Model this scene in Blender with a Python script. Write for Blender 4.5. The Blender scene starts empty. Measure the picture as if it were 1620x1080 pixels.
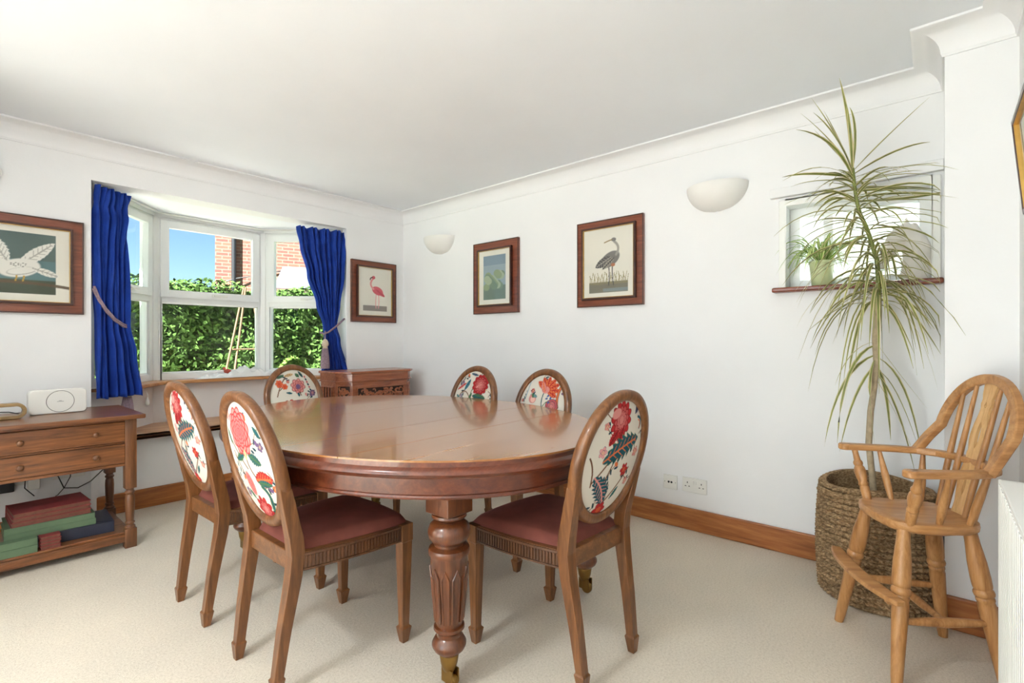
import bpy, bmesh, math, random
import numpy as np
from mathutils import Vector, Matrix
random.seed(7)
SC = bpy.context.scene
COL = SC.collection
PI = math.pi

# ---------------------------------------------------------------- camera, world, light, exposure
YAW = math.radians(40.76)
cam_d = bpy.data.cameras.new('camera'); cam = bpy.data.objects.new('camera', cam_d); COL.objects.link(cam)
cam.location = (0, 0, 1.13); cam.rotation_euler = (PI/2, 0, YAW - PI/2)
cam_d.sensor_width = 36; cam_d.lens = 788/1620*36; cam_d.shift_y = 1/1620
cam_d.clip_start = 0.02
SC.camera = cam

world = bpy.data.worlds.new('sky'); SC.world = world; world.use_nodes = True
wn = world.node_tree; bg = wn.nodes['Background']
sky = wn.nodes.new('ShaderNodeTexSky')
try: sky.sky_type = 'NISHITA'
except Exception: pass
sky.sun_disc = False; sky.sun_elevation = math.radians(58); sky.sun_rotation = math.radians(175)
sky.altitude = 50; sky.air_density = 1.0; sky.dust_density = 0.6; sky.ozone_density = 1.6
tint = wn.nodes.new('ShaderNodeMix'); tint.data_type = 'RGBA'; tint.blend_type = 'MULTIPLY'; tint.inputs[0].default_value = 1
tint.inputs[7].default_value = (.82, .96, 1.12, 1)      # white balance
wn.links.new(sky.outputs[0], tint.inputs[6]); wn.links.new(tint.outputs[2], bg.inputs[0]); bg.inputs[1].default_value = 0.095

sun_d = bpy.data.lights.new('sun', 'SUN'); sun_d.energy = 34.0; sun_d.angle = math.radians(0.6); sun_d.color = (.95, .97, 1.0)
sun = bpy.data.objects.new('sun', sun_d); COL.objects.link(sun)
sun.rotation_euler = Vector((0.86, 0.26, -1.0)).to_track_quat('-Z', 'Y').to_euler()

def area(name, loc, direction, sx, sy, power, color=(1, 1, 1)):
    d = bpy.data.lights.new(name, 'AREA'); d.shape = 'RECTANGLE'; d.size = sx; d.size_y = sy; d.energy = power; d.color = color
    o = bpy.data.objects.new(name, d); COL.objects.link(o); o.location = loc
    o.rotation_euler = Vector(direction).to_track_quat('-Z', 'Y').to_euler()
    return o
# fill light added outside the invented glazed doors of the unseen left wall
area('added_door_fill', (-3.52, 1.25, 1.12), (1, 0, 0.15), 2.2, 2.0, 38, (.84, .93, 1.0))
FILL_LAMP = 46.0      # radiance of the unseen ceiling lamp added as room fill
SC.view_settings.view_transform = 'Standard'
try: SC.view_settings.look = 'None'
except Exception: pass
SC.view_settings.gamma = 1; SC.view_settings.use_curve_mapping = False
SC.view_settings.exposure = 0.99
SC.cycles.max_bounces = 12; SC.cycles.diffuse_bounces = 6; SC.cycles.transparent_max_bounces = 16
SC.cycles.use_denoising = True
SC.cycles.caustics_reflective = False; SC.cycles.caustics_refractive = False
SC.cycles.sample_clamp_indirect = 8

# ---------------------------------------------------------------- helpers
def lin(c):
    return tuple((v/12.92 if v <= .04045 else ((v+.055)/1.055)**2.4) for v in c)
def rgb(r, g, b):
    return lin((r/255, g/255, b/255))

class MB:
    """collects vertices and faces for one mesh"""
    def __init__(s): s.v = []; s.f = []; s.m = []; s.M = Matrix()
    def add(s, vs, fs, mi=0):
        n = len(s.v)
        for p in vs:
            s.v.append(tuple(s.M @ Vector(p)))
        for f in fs: s.f.append(tuple(n+i for i in f)); s.m.append(mi)
        return s
    def box(s, x0, x1, y0, y1, z0, z1, mi=0):
        return s.add([(x0,y0,z0),(x1,y0,z0),(x1,y1,z0),(x0,y1,z0),(x0,y0,z1),(x1,y0,z1),(x1,y1,z1),(x0,y1,z1)],
                     [(0,3,2,1),(4,5,6,7),(0,1,5,4),(1,2,6,5),(2,3,7,6),(3,0,4,7)], mi)
    def prism(s, pts, z0, z1, mi=0):
        n = len(pts)
        vs = [(p[0],p[1],z0) for p in pts]+[(p[0],p[1],z1) for p in pts]
        return s.add(vs, [tuple(range(n-1,-1,-1)), tuple(range(n,2*n))]+[(i,(i+1)%n,n+(i+1)%n,n+i) for i in range(n)], mi)
    def loft(s, rings, cap=True, closed=True, mi=0, loop=False):
        n = len(rings[0]); vs = [p for r in rings for p in r]; fs = []
        k = len(rings)
        for i in range(k if loop else k-1):
            a = i*n; b = ((i+1) % k)*n
            for j in range(n if closed else n-1):
                jj = (j+1) % n
                fs.append((a+j, a+jj, b+jj, b+j))
        if cap and not loop:
            fs.append(tuple(range(n-1,-1,-1))); fs.append(tuple((k-1)*n+j for j in range(n)))
        return s.add(vs, fs, mi)
    def lathe(s, prof, seg=24, c=(0,0,0), mi=0, a0=0, a1=2*PI):
        full = abs(a1-a0-2*PI) < 1e-6
        n = seg if full else seg+1
        rings = []
        for r, z in prof:
            rings.append([(c[0]+r*math.cos(a0+(a1-a0)*i/seg), c[1]+r*math.sin(a0+(a1-a0)*i/seg), c[2]+z) for i in range(n)])
        return s.loft(rings, cap=full, closed=full, mi=mi)
    def tube(s, path, rad, seg=8, mi=0, cap=True, flat=1.0):
        P = [Vector(p) for p in path]; n = len(P)
        R = rad if hasattr(rad, '__len__') else [rad]*n
        up = None; rings = []
        for i in range(n):
            t = (P[min(i+1,n-1)]-P[max(i-1,0)])
            if t.length < 1e-9: t = Vector((0,0,1))
            t.normalize()
            if up is None:
                up = Vector((0,0,1)) if abs(t.z) < .9 else Vector((1,0,0))
            sd = t.cross(up); sd.normalize(); up = sd.cross(t); up.normalize()
            rings.append([tuple(P[i]+sd*(R[i]*math.cos(2*PI*k/seg))+up*(R[i]*flat*math.sin(2*PI*k/seg))) for k in range(seg)])
        return s.loft(rings, cap=cap, mi=mi)
    def bar(s, path, w, h, upv=(0,0,1), mi=0):
        """rectangular section swept along a path; w sideways, h along upv (scalars or lists)"""
        P = [Vector(p) for p in path]; n = len(P); up0 = Vector(upv); rings = []
        for i in range(n):
            t = (P[min(i+1,n-1)]-P[max(i-1,0)]).normalized()
            sd = t.cross(up0).normalized(); up = sd.cross(t).normalized()
            ww = (w[i] if hasattr(w,'__len__') else w)/2; hh = (h[i] if hasattr(h,'__len__') else h)/2
            rings.append([tuple(P[i]+sd*a*ww+up*b*hh) for a, b in ((-1,-1),(1,-1),(1,1),(-1,1))])
        return s.loft(rings, mi=mi)
    def ball(s, c, r, seg=12, mi=0):
        rx, ry, rz = r if hasattr(r,'__len__') else (r,r,r)
        m = seg//2; rings = []
        for i in range(m+1):
            t = -PI/2+PI*i/m; k = max(math.cos(t), .02)
            rings.append([(c[0]+rx*k*math.cos(2*PI*j/seg), c[1]+ry*k*math.sin(2*PI*j/seg), c[2]+rz*math.sin(t)) for j in range(seg)])
        return s.loft(rings, mi=mi)

def finish(me, bevel=0, smooth=None, seg=2):
    bm = bmesh.new(); bm.from_mesh(me)
    bmesh.ops.remove_doubles(bm, verts=bm.verts, dist=1e-6)
    bmesh.ops.recalc_face_normals(bm, faces=bm.faces)
    if bevel:
        es = [e for e in bm.edges if len(e.link_faces) == 2 and e.calc_face_angle(0) > .5]
        bmesh.ops.bevel(bm, geom=es, offset=bevel, segments=seg, profile=.5, affect='EDGES', clamp_overlap=True)
    bm.to_mesh(me); bm.free()
    if smooth is not None:
        me.shade_smooth()
        me.set_sharp_from_angle(angle=math.radians(smooth))

def obj(name, mb, mats, parent=None, bevel=0, smooth=None, seg=2, local=False):
    """link one mesh object; coordinates are world ones unless local, and become local to the parent's root"""
    me = bpy.data.meshes.new(name)
    me.from_pydata(mb.v, [], mb.f)
    mats = mats if isinstance(mats, (list, tuple)) else [mats]
    for m in mats: me.materials.append(m)
    if len(mats) > 1: me.polygons.foreach_set('material_index', mb.m)
    finish(me, bevel, smooth, seg)
    o = bpy.data.objects.new(name, me); COL.objects.link(o)
    if parent is not None:
        o.parent = parent
        if not local:
            root = parent
            while root.parent: root = root.parent
            me.transform(root.matrix_basis.inverted())
    return o

def tag(o, label=None, cat=None, group=None, kind=None):
    if label: o['label'] = label
    if cat: o['category'] = cat
    if group: o['group'] = group
    if kind: o['kind'] = kind
    return o
def thing(name, label, cat, loc=(0,0,0), rz=0, group=None):
    o = bpy.data.objects.new(name, None); COL.objects.link(o); o.empty_display_size = .1
    o.location = loc; o.rotation_euler = (0,0,rz)
    o.matrix_basis = Matrix.Translation(loc) @ Matrix.Rotation(rz, 4, 'Z')
    return tag(o, label, cat, group)
def struct(name, mb, mat, bevel=0, smooth=None, parent=None):
    o = obj(name, mb, mat, parent, bevel, smooth)
    if parent is None: tag(o, kind='structure')
    return o

# ---------------------------------------------------------------- materials
def node(nt, t, **kw):
    n = nt.nodes.new(t)
    for k, v in kw.items(): setattr(n, k, v)
    return n
def base(name, color=(.8,.8,.8), rough=.5, metal=0, spec=.5, coat=0, sheen=0):
    m = bpy.data.materials.new(name); m.use_nodes = True
    nt = m.node_tree; b = nt.nodes['Principled BSDF']
    b.inputs['Base Color'].default_value = (*color, 1); b.inputs['Roughness'].default_value = rough
    b.inputs['Metallic'].default_value = metal; b.inputs['Specular IOR Level'].default_value = spec
    b.inputs['Coat Weight'].default_value = coat; b.inputs['Coat Roughness'].default_value = .08
    b.inputs['Sheen Weight'].default_value = sheen
    return m, nt, b
def coords(nt, scale=(1,1,1), kind='Object', rot=(0,0,0)):
    tc = node(nt, 'ShaderNodeTexCoord'); mp = node(nt, 'ShaderNodeMapping')
    mp.inputs['Scale'].default_value = scale; mp.inputs['Rotation'].default_value = rot
    nt.links.new(tc.outputs[kind], mp.inputs['Vector']); return mp.outputs['Vector']
def ramp(nt, fac, stops):
    r = node(nt, 'ShaderNodeValToRGB'); e = r.color_ramp.elements
    while len(e) < len(stops): e.new(.5)
    for i, (p, c) in enumerate(stops): e[i].position = p; e[i].color = (*c, 1)
    nt.links.new(fac, r.inputs[0]); return r.outputs[0]
def bump(nt, b, h, strength=.3, dist=.01):
    n = node(nt, 'ShaderNodeBump'); n.inputs['Strength'].default_value = strength; n.inputs['Distance'].default_value = dist
    nt.links.new(h, n.inputs['Height']); nt.links.new(n.outputs[0], b.inputs['Normal'])
def noise(nt, vec, scale, detail=3, rough=.5, dist=0):
    n = node(nt, 'ShaderNodeTexNoise'); n.inputs['Scale'].default_value = scale; n.inputs['Detail'].default_value = detail
    n.inputs['Roughness'].default_value = rough; n.inputs['Distortion'].default_value = dist
    nt.links.new(vec, n.inputs['Vector']); return n.outputs[0]
def plain(name, color, rough=.5, var=.06, scale=8, bumpy=0, bscale=60, **kw):
    m, nt, b = base(name, color, rough, **kw)
    v = coords(nt); f = noise(nt, v, scale, 4)
    lo = tuple(c*(1-var) for c in color); hi = tuple(min(1, c*(1+var)) for c in color)
    nt.links.new(ramp(nt, f, [(.3, lo), (.7, hi)]), b.inputs['Base Color'])
    if bumpy: bump(nt, b, noise(nt, v, bscale, 3), bumpy, .004)
    return m
def wood(name, dark, mid, light, axis='z', rough=.4, coat=.2, scale=1.0, figure=0.0):
    m, nt, b = base(name, mid, rough, coat=coat)
    s = {'x': (1.2,16,16), 'y': (16,1.2,16), 'z': (16,16,1.2)}[axis]
    v = coords(nt, tuple(a*scale for a in s))
    f1 = noise(nt, v, 1.6, 5, .6, 1.2+figure)
    f2 = noise(nt, v, 9, 3, .7, .3)
    mx = node(nt, 'ShaderNodeMix', data_type='FLOAT'); mx.inputs[0].default_value = .35
    nt.links.new(f1, mx.inputs[2]); nt.links.new(f2, mx.inputs[3])
    nt.links.new(ramp(nt, mx.outputs[0], [(.32, dark), (.5, mid), (.68, light)]), b.inputs['Base Color'])
    bump(nt, b, f2, .03, .002)
    return m
def attr_mat(name, rough=.6, spec=.3, bumpy=0, bscale=400):
    m, nt, b = base(name, rough=rough, spec=spec)
    a = node(nt, 'ShaderNodeAttribute', attribute_name='Col')
    nt.links.new(a.outputs['Color'], b.inputs['Base Color'])
    if bumpy: bump(nt, b, noise(nt, coords(nt), bscale, 2), bumpy, .002)
    return m
def glass(name, tint=(1,1,1), gloss=1.0):
    m = bpy.data.materials.new(name); m.use_nodes = True; nt = m.node_tree; nt.nodes.clear()
    out = node(nt, 'ShaderNodeOutputMaterial'); mx = node(nt, 'ShaderNodeMixShader')
    t = node(nt, 'ShaderNodeBsdfTransparent'); t.inputs[0].default_value = (*tint, 1)
    g = node(nt, 'ShaderNodeBsdfGlossy'); g.inputs['Roughness'].default_value = .02
    fr = node(nt, 'ShaderNodeFresnel'); fr.inputs[0].default_value = 1.45
    mu = node(nt, 'ShaderNodeMath', operation='MULTIPLY'); mu.inputs[1].default_value = gloss
    ge = node(nt, 'ShaderNodeNewGeometry'); iv = node(nt, 'ShaderNodeMath', operation='SUBTRACT'); iv.inputs[0].default_value = 1; nt.links.new(ge.outputs['Backfacing'], iv.inputs[1])
    m2 = node(nt, 'ShaderNodeMath', operation='MULTIPLY'); nt.links.new(mu.outputs[0], m2.inputs[0]); nt.links.new(iv.outputs[0], m2.inputs[1])
    nt.links.new(fr.outputs[0], mu.inputs[0]); nt.links.new(m2.outputs[0], mx.inputs[0])
    nt.links.new(t.outputs[0], mx.inputs[1]); nt.links.new(g.outputs[0], mx.inputs[2]); nt.links.new(mx.outputs[0], out.inputs[0])
    return m

M = {}
M['wall'] = plain('wall_paint', rgb(239,239,240), .85, .012, 3, .08, 90, spec=.2)
M['ceil'] = plain('ceiling_paint', rgb(240,243,248), .9, .01, 3, .05, 90, spec=.15)
M['trimw'] = plain('white_gloss_paint', rgb(240,240,236), .4, .01)
M['upvc'] = plain('white_window_plastic', rgb(240,241,240), .3, .01)
M['pine'] = wood('pine_skirting', rgb(120,66,26), rgb(168,100,48), rgb(196,130,72), 'x', .4, .2, .6)
M['piney'] = wood('pine_skirting_long', rgb(112,60,24), rgb(160,94,46), rgb(190,124,68), 'y', .4, .2, .6)
M['pineboard'] = wood('pine_window_board', rgb(150,92,46), rgb(192,134,82), rgb(216,164,110), 'x', .35, .3, .6)
M['sill'] = wood('mahogany_sill', rgb(88,34,14), rgb(124,54,24), rgb(150,74,38), 'y', .3, .4, .7)
M['chair'] = wood('walnut_chair', rgb(78,44,20), rgb(114,70,35), rgb(144,94,52), 'z', .38, .3, 1.0)
M['chairx'] = wood('walnut_rail', rgb(74,42,20), rgb(110,68,34), rgb(140,90,50), 'x', .38, .3, 1.0)
M['chairdark'] = wood('walnut_fluting', rgb(52,28,14), rgb(84,50,26), rgb(110,68,38), 'z', .45, .15, 1.0)
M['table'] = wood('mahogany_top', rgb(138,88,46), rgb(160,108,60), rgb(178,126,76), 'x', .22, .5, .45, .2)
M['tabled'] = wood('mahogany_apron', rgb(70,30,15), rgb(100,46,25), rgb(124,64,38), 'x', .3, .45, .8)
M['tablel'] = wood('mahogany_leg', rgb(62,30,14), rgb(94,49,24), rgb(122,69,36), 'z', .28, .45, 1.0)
M['brass'] = plain('aged_brass', rgb(150,118,66), .35, .15, 20, metal=1)
M['oak'] = wood('oak_sideboard', rgb(72,38,18), rgb(118,70,36), rgb(146,94,54), 'x', .36, .3, .8, 1.6)
M['oakz'] = wood('oak_leg', rgb(70,38,20), rgb(108,66,36), rgb(136,88,52), 'z', .4, .25, .9)
M['highchair'] = wood('elm_highchair', rgb(142,92,48), rgb(180,128,76), rgb(204,156,104), 'z', .42, .15, .9)
M['highchairx'] = wood('elm_highchair_seat', rgb(146,96,52), rgb(184,132,80), rgb(206,158,106), 'x', .4, .2, .7)
M['splat'] = wood('pale_splat', rgb(184,136,82), rgb(210,166,110), rgb(224,184,132), 'z', .45, .1, .9)
M['cab'] = wood('rosewood_cabinet', rgb(116,58,34), rgb(156,88,56), rgb(180,114,78), 'x', .3, .4, .8)
M['cabdark'] = plain('carving_ground', rgb(52,30,18), .7, .2, 40)
M['frame'] = wood('mahogany_frame', rgb(86,36,18), rgb(122,60,36), rgb(146,82,54), 'x', .32, .4, .9)
M['framed'] = wood('dark_frame_edge', rgb(44,18,10), rgb(66,30,18), rgb(86,44,28), 'x', .35, .3, .9)
M['gold'] = plain('gilt', rgb(196,156,84), .35, .1, 30, metal=.8)
M['leafgreen'] = plain('leaf_green', rgb(124,132,62), .45, .3, 14)
M['leafedge'] = plain('leaf_cream_edge', rgb(208,196,150), .5, .12, 14)
M['glass'] = glass('window_glass', (.96,.98,.97))
M['picglass'] = glass('picture_glass', (1,1,1), .9)
M['black'] = plain('black_plastic', rgb(24,24,26), .45)
M['white'] = plain('white_plastic', rgb(232,231,226), .35, .01)
M['chrome'] = base('chrome', (.75,.75,.75), .15, 1)[0]
M['cable'] = plain('dark_cable', rgb(36,34,34), .5)
M['panel'] = attr_mat('printed_floral_linen', .8, .15, .25)
M['print'] = attr_mat('printed_paper', .6, .2)
M['linen'] = plain('plain_linen', rgb(226,220,206), .85, .03)
def carpet():
    m, nt, b = base('cream_carpet', rgb(206,192,172), .95, spec=.1)
    v = coords(nt); a = noise(nt, v, 330, 3, .7); c = noise(nt, v, 2.2, 4); d = noise(nt, v, 120, 3)
    mx = node(nt, 'ShaderNodeMix', data_type='FLOAT'); mx.inputs[0].default_value = .4; nt.links.new(a, mx.inputs[2]); nt.links.new(d, mx.inputs[3])
    c1 = ramp(nt, mx.outputs[0], [(.3, rgb(196,184,166)), (.5, rgb(226,215,199)), (.7, rgb(240,231,217))])
    c2 = ramp(nt, c, [(.3, (.93,.93,.93)), (.7, (1.03,1.02,1.0))])
    mm = node(nt, 'ShaderNodeMix', data_type='RGBA', blend_type='MULTIPLY'); mm.inputs[0].default_value = 1
    nt.links.new(c1, mm.inputs[6]); nt.links.new(c2, mm.inputs[7]); nt.links.new(mm.outputs[2], b.inputs['Base Color'])
    bump(nt, b, mx.outputs[0], .5, .008); return m
M['carpet'] = carpet()
def velvet(name, c, sheen=.6):
    m, nt, b = base(name, c, .75, spec=.2, sheen=sheen)
    b.inputs['Sheen Roughness'].default_value = .35
    b.inputs['Sheen Tint'].default_value = (*[min(1, x*2.2+.12) for x in c], 1)
    v = coords(nt); f = noise(nt, v, 14, 4)
    nt.links.new(ramp(nt, f, [(.3, tuple(x*.82 for x in c)), (.7, tuple(x*1.15 for x in c))]), b.inputs['Base Color'])
    bump(nt, b, noise(nt, v, 500, 2), .15, .002); return m
M['rose'] = velvet('rose_velvet', rgb(120,66,56), .35)
M['blue'] = velvet('blue_velvet', rgb(28,60,150), 1.0)
M['lining'] = plain('curtain_lining', rgb(196,180,172), .9, .04)
M['rope'] = plain('mauve_rope', rgb(150,128,140), .8, .2, 90, .5, 200)
M['ropeball'] = plain('cream_cord', rgb(206,188,166), .8, .15, 60, .5, 150)
def straw():
    m, nt, b = base('seagrass', rgb(140,116,86), .85, spec=.15)
    v = coords(nt, (1,1,2.2)); f = noise(nt, v, 90, 3, .6); g = noise(nt, v, 30, 2)
    c1 = ramp(nt, f, [(.3, rgb(104,80,56)), (.5, rgb(150,122,90)), (.7, rgb(190,164,128))])
    c2 = ramp(nt, g, [(.35, (.8,.78,.75)), (.65, (1.1,1.08,1.05))])
    mm = node(nt, 'ShaderNodeMix', data_type='RGBA', blend_type='MULTIPLY'); mm.inputs[0].default_value = 1
    nt.links.new(c1, mm.inputs[6]); nt.links.new(c2, mm.inputs[7]); nt.links.new(mm.outputs[2], b.inputs['Base Color'])
    bump(nt, b, f, .5, .004); return m
M['straw'] = straw()
M['plaster'] = plain('white_plaster', rgb(238,236,232), .7, .02)
M['stone'] = plain('white_stone', rgb(238,234,228), .75, .1, 12, .4, 30)
M['bark'] = plain('pale_bark', rgb(176,158,130), .8, .18, 40, .5, 120)

# ---------------------------------------------------------------- the room
XW, YB, YF, XL, H = 2.985, 3.97, -0.22, -3.3, 2.37
PX, PY = 2.63, -0.01                    # the pier
OX0, OX1, OZ = 0.632, 2.372, 2.13       # bay opening
BP = [(.63,4.05), (1.10,4.60), (1.93,4.60), (2.385,4.05)]   # inner line of the bay windows

struct('floor', MB().box(XL-.2, XW+.2, YF-.2, 4.16, -.1, 0), M['carpet'])
struct('ceiling', MB().box(XL-.2, XW+.22, YF-.2, YB+.16, H, H+.12), M['ceil'])
w = MB(); T = 3.2
wy0, wy1, wz0, wz1 = .03, .635, 1.42, 1.86
w.box(XW, T, YF-.2, YB+.16, 0, wz0); w.box(XW, T, YF-.2, YB+.16, wz1, H); w.box(XW, T, YF-.2, wy0, wz0, wz1); w.box(XW, T, wy1, YB+.16, wz0, wz1)
struct('wall_right', w, M['wall'])
w = MB(); w.box(XL-.2, OX0, YB, YB+.16, 0, H); w.box(OX1, XW, YB, YB+.16, 0, H); w.box(OX0, OX1, YB, YB+.16, OZ, H)
struct('wall_back', w, M['wall'])
struct('wall_pier', MB().box(PX, XW, YF, PY, 0, H), M['wall'])
struct('wall_front', MB().box(XL-.2, XW, YF-.2, YF, 0, H), M['wall'])
w = MB(); dy0, dy1, dz = .1, 2.4, 2.1
w.box(XL-.2, XL, YF, dy0, 0, H); w.box(XL-.2, XL, dy1, YB, 0, H); w.box(XL-.2, XL, dy0, dy1, dz, H)
struct('wall_left', w, M['wall'])
struct('wall_shade_nib', MB().box(-.62, -.46, 2.95, YB, 0, H), M['wall'])      # unseen stub added to keep light off the back wall
# glazed doors added to the left wall, out of frame, to admit fill light
gd = bpy.data.objects.new('added_door_1', None); COL.objects.link(gd); tag(gd, kind='structure')
fr = MB()
n = 4
for i in range(n):
    a = dy0+(dy1-dy0)*i/n; b = dy0+(dy1-dy0)*(i+1)/n
    fr.box(XL-.13, XL-.07, a, a+.06, 0, dz); fr.box(XL-.13, XL-.07, b-.06, b, 0, dz)
    fr.box(XL-.13, XL-.07, a, b, dz-.06, dz); fr.box(XL-.13, XL-.07, a, b, 0, .08)
    obj('pane', MB().box(XL-.105, XL-.095, a+.06, b-.06, .08, dz-.06), M['glass'], gd)
obj('door_frame', fr, M['upvc'], gd)

# bay: apron wall, seat board, wall above, window board, soffit
w = MB(); w.box(OX0-.2, OX1+.2, 4.13, 4.33, 0, .48)
struct('wall_bay_apron', w, M['wall'])
def off(poly, d):      # offset the bay line inwards (towards the room) by d
    out = []
    n = len(poly)
    for i, p in enumerate(poly):
        ns = []
        for a, b in ((i-1, i), (i, i+1)):
            if a >= 0 and b < n:
                dx, dy = poly[b][0]-poly[a][0], poly[b][1]-poly[a][1]; L = math.hypot(dx, dy); ns.append((dy/L, -dx/L))
        if len(ns) == 1: nx, ny = ns[0]; k = 1
        else:
            nx, ny = ns[0][0]+ns[1][0], ns[0][1]+ns[1][1]; L = math.hypot(nx, ny); nx /= L; ny /= L; k = 1/(nx*ns[0][0]+ny*ns[0][1])
        out.append((p[0]+nx*d*k, p[1]+ny*d*k))
    return out
inn = off(BP, -.0); outer = off(BP, -.16)
w = MB()
for i in range(3):
    w.prism([inn[i], inn[i+1], outer[i+1], outer[i]], .0, .81)
struct('wall_bay', w, M['wall'])
seat = MB(); ex = off(BP, -.01)
seat.prism([(OX0+.005, 4.105), (OX1-.005, 4.105), ex[3], ex[2], ex[1], ex[0]], .482, .507)
struct('window_seat_board', seat, M['pineboard'], .004)
bd = MB(); fi = off(BP, .13); bo = off(BP, -.10)
fi[0] = (OX0+.22, 4.08); fi[3] = (OX1-.22, 4.08)
for i in range(3): bd.prism([fi[i], fi[i+1], bo[i+1], bo[i]], .808, .834)
struct('trim_1', bd, M['pineboard'], .006)
so = MB(); so.prism([(OX0-.1, YB+.16), (OX1+.1, YB+.16), (outer[3][0]+.15, YB+.16), (outer[2][0]+.1, outer[2][1]+.1), (outer[1][0]-.1, outer[1][1]+.1), (outer[0][0]-.15, YB+.16)], OZ, OZ+.14)
struct('ceiling_bay', so, M['ceil'])
struct('wall_bay_cheek', MB().box(OX0-.2, OX0-.002, YB+.16, 4.22, 0, OZ).box(OX1+.01, OX1+.2, YB+.16, 4.22, 0, OZ), M['wall'])

# bay windows
def window_facet(name, A, B, label=None):
    A = Vector((*A, 0)); B = Vector((*B, 0)); d = (B-A); L = d.length; d.normalize()
    nrm = Vector((-d.y, d.x, 0))                       # outwards
    Mx = Matrix((( d.x, nrm.x, 0, A.x), (d.y, nrm.y, 0, A.y), (0,0,1,0), (0,0,0,1)))
    root = bpy.data.objects.new(name, None); COL.objects.link(root); tag(root, kind='structure')
    def mb(): m = MB(); m.M = Mx; return m
    z0, z1 = .834, OZ; fw = .052; tz0, tz1 = 1.442, 1.492
    f = mb()
    f.box(0, fw, -.005, .065, z0, z1); f.box(L-fw, L, -.005, .065, z0, z1)
    f.box(fw, L-fw, -.005, .065, z1-.055, z1); f.box(fw, L-fw, -.005, .065, z0, z0+.052); f.box(fw, L-fw, -.005, .065, tz0, tz1)
    f.box(0, L, -.02, -.005, z1-.03, z1)
    obj('window_frame', f, M['upvc'], root, .004)
    s = mb(); a, b, c, e = fw-.008, L-fw+.008, tz1-.01, z1-.048; q = .058
    s.box(a, a+q, -.022, .02, c, e); s.box(b-q, b, -.022, .02, c, e); s.box(a+q, b-q, -.022, .02, c, c+q); s.box(a+q, b-q, -.022, .02, e-q, e)
    so_ = obj('opening_sash', s, M['upvc'], root, .004)
    g = mb(); g.box(fw+.052, L-fw-.052, .022, .028, tz1+.045, e-q+.004)
    obj('pane', g, M['glass'], root)
    g = mb(); g.box(fw-.002, L-fw+.002, .022, .028, z0+.05, tz0+.002)
    obj('pane', g, M['glass'], root)
    bead = mb()
    for (x0,x1,za,zb) in ((fw,fw+.012,z0+.052,tz0),(L-fw-.012,L-fw,z0+.052,tz0),(fw,L-fw,z0+.052,z0+.062),(fw,L-fw,tz0-.010,tz0)):
        bead.box(x0, x1, .008, .022, za, zb)
    obj('glazing_bead', bead, M['upvc'], root)
    h = mb(); m0 = L*.5
    h.box(m0-.012, m0+.05, -.036, -.02, c+.02, c+.042); h.box(m0+.0, m0+.10, -.05, -.034, c+.024, c+.038)
    obj('handle', h, M['white'], so_, .003)
    return root
for i in range(3): window_facet('window_%d' % (i+1), BP[i], BP[i+1])
for i in (1, 2):
    px, py = BP[i]
    struct('window_corner_post', MB().prism([(px+.036*math.cos(2*PI*(k+.5)/6), py+.036*math.sin(2*PI*(k+.5)/6)+.012) for k in range(6)], .834, OZ), M['upvc'], .003)

# small window of the right wall
sw = bpy.data.objects.new('window_4', None); COL.objects.link(sw); tag(sw, kind='structure')
f = MB(); X0, X1 = 3.09, 3.15
f.box(X0, X1, wy0, wy0+.05, wz0, wz1); f.box(X0, X1, wy1-.05, wy1, wz0, wz1); f.box(X0, X1, wy0+.05, wy1-.05, wz1-.05, wz1); f.box(X0, X1, wy0+.05, wy1-.05, wz0, wz0+.045)
f.box(X0-.006, X1-.006, .43, .475, wz0+.045, wz1-.05)
obj('window_frame', f, M['upvc'], sw, .004)
obj('pane', MB().box(3.12, 3.126, wy0+.05, .43, wz0+.045, wz1-.05), M['glass'], sw)
obj('pane', MB().box(3.12, 3.126, .475, wy1-.05, wz0+.045, wz1-.05), M['glass'], sw)
c = MB(); a = XW-.012                          # white casing round the opening
c.box(a, XW, wy1-.004, wy1+.03, wz0, wz1+.03); c.box(a, XW, wy0-.03, wy0+.004, wz0, wz1+.03); c.box(a, XW, wy0+.004, wy1-.004, wz1-.004, wz1+.03)
obj('window_casing', c, M['trimw'], sw, .004)
struct('trim_2', MB().box(XW-.055, 3.09, PY+.001, .69, wz0-.026, wz0), M['sill'], .008)
struct('trim_3', MB().box(XW-.03, XW, PY+.001, .705, 1.905, 1.955), M['wall'], .004)      # boxed lintel

# coving: a concave quarter between wall and ceiling
def coving(name, pts, closed=False):
    k = .105; prof = [(0, -k), (.008, -k), (.010, -k+.008)]
    for i in range(9):
        t = i/8*PI/2; prof.append((.012+(k-.022)*(1-math.cos(t)), -k+.010+(k-.022)*math.sin(t)))
    prof += [(k-.002, -.010), (k, -.008), (k, 0), (0, 0)]
    rings = []; n = len(pts)
    for i in range(n):
        d = off(pts, 1.0)[i]; v = (d[0]-pts[i][0], d[1]-pts[i][1])
        rings.append([(pts[i][0]+v[0]*u, pts[i][1]+v[1]*u, H+z) for u, z in prof])
    m = MB(); m.loft(rings); return struct(name, m, M['wall'], 0, 35)
coving('trim_4', [(XL, YF), (XL, YB), (XW, YB), (XW, PY), (PX, PY), (PX, YF), (XL, YF)])

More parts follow.
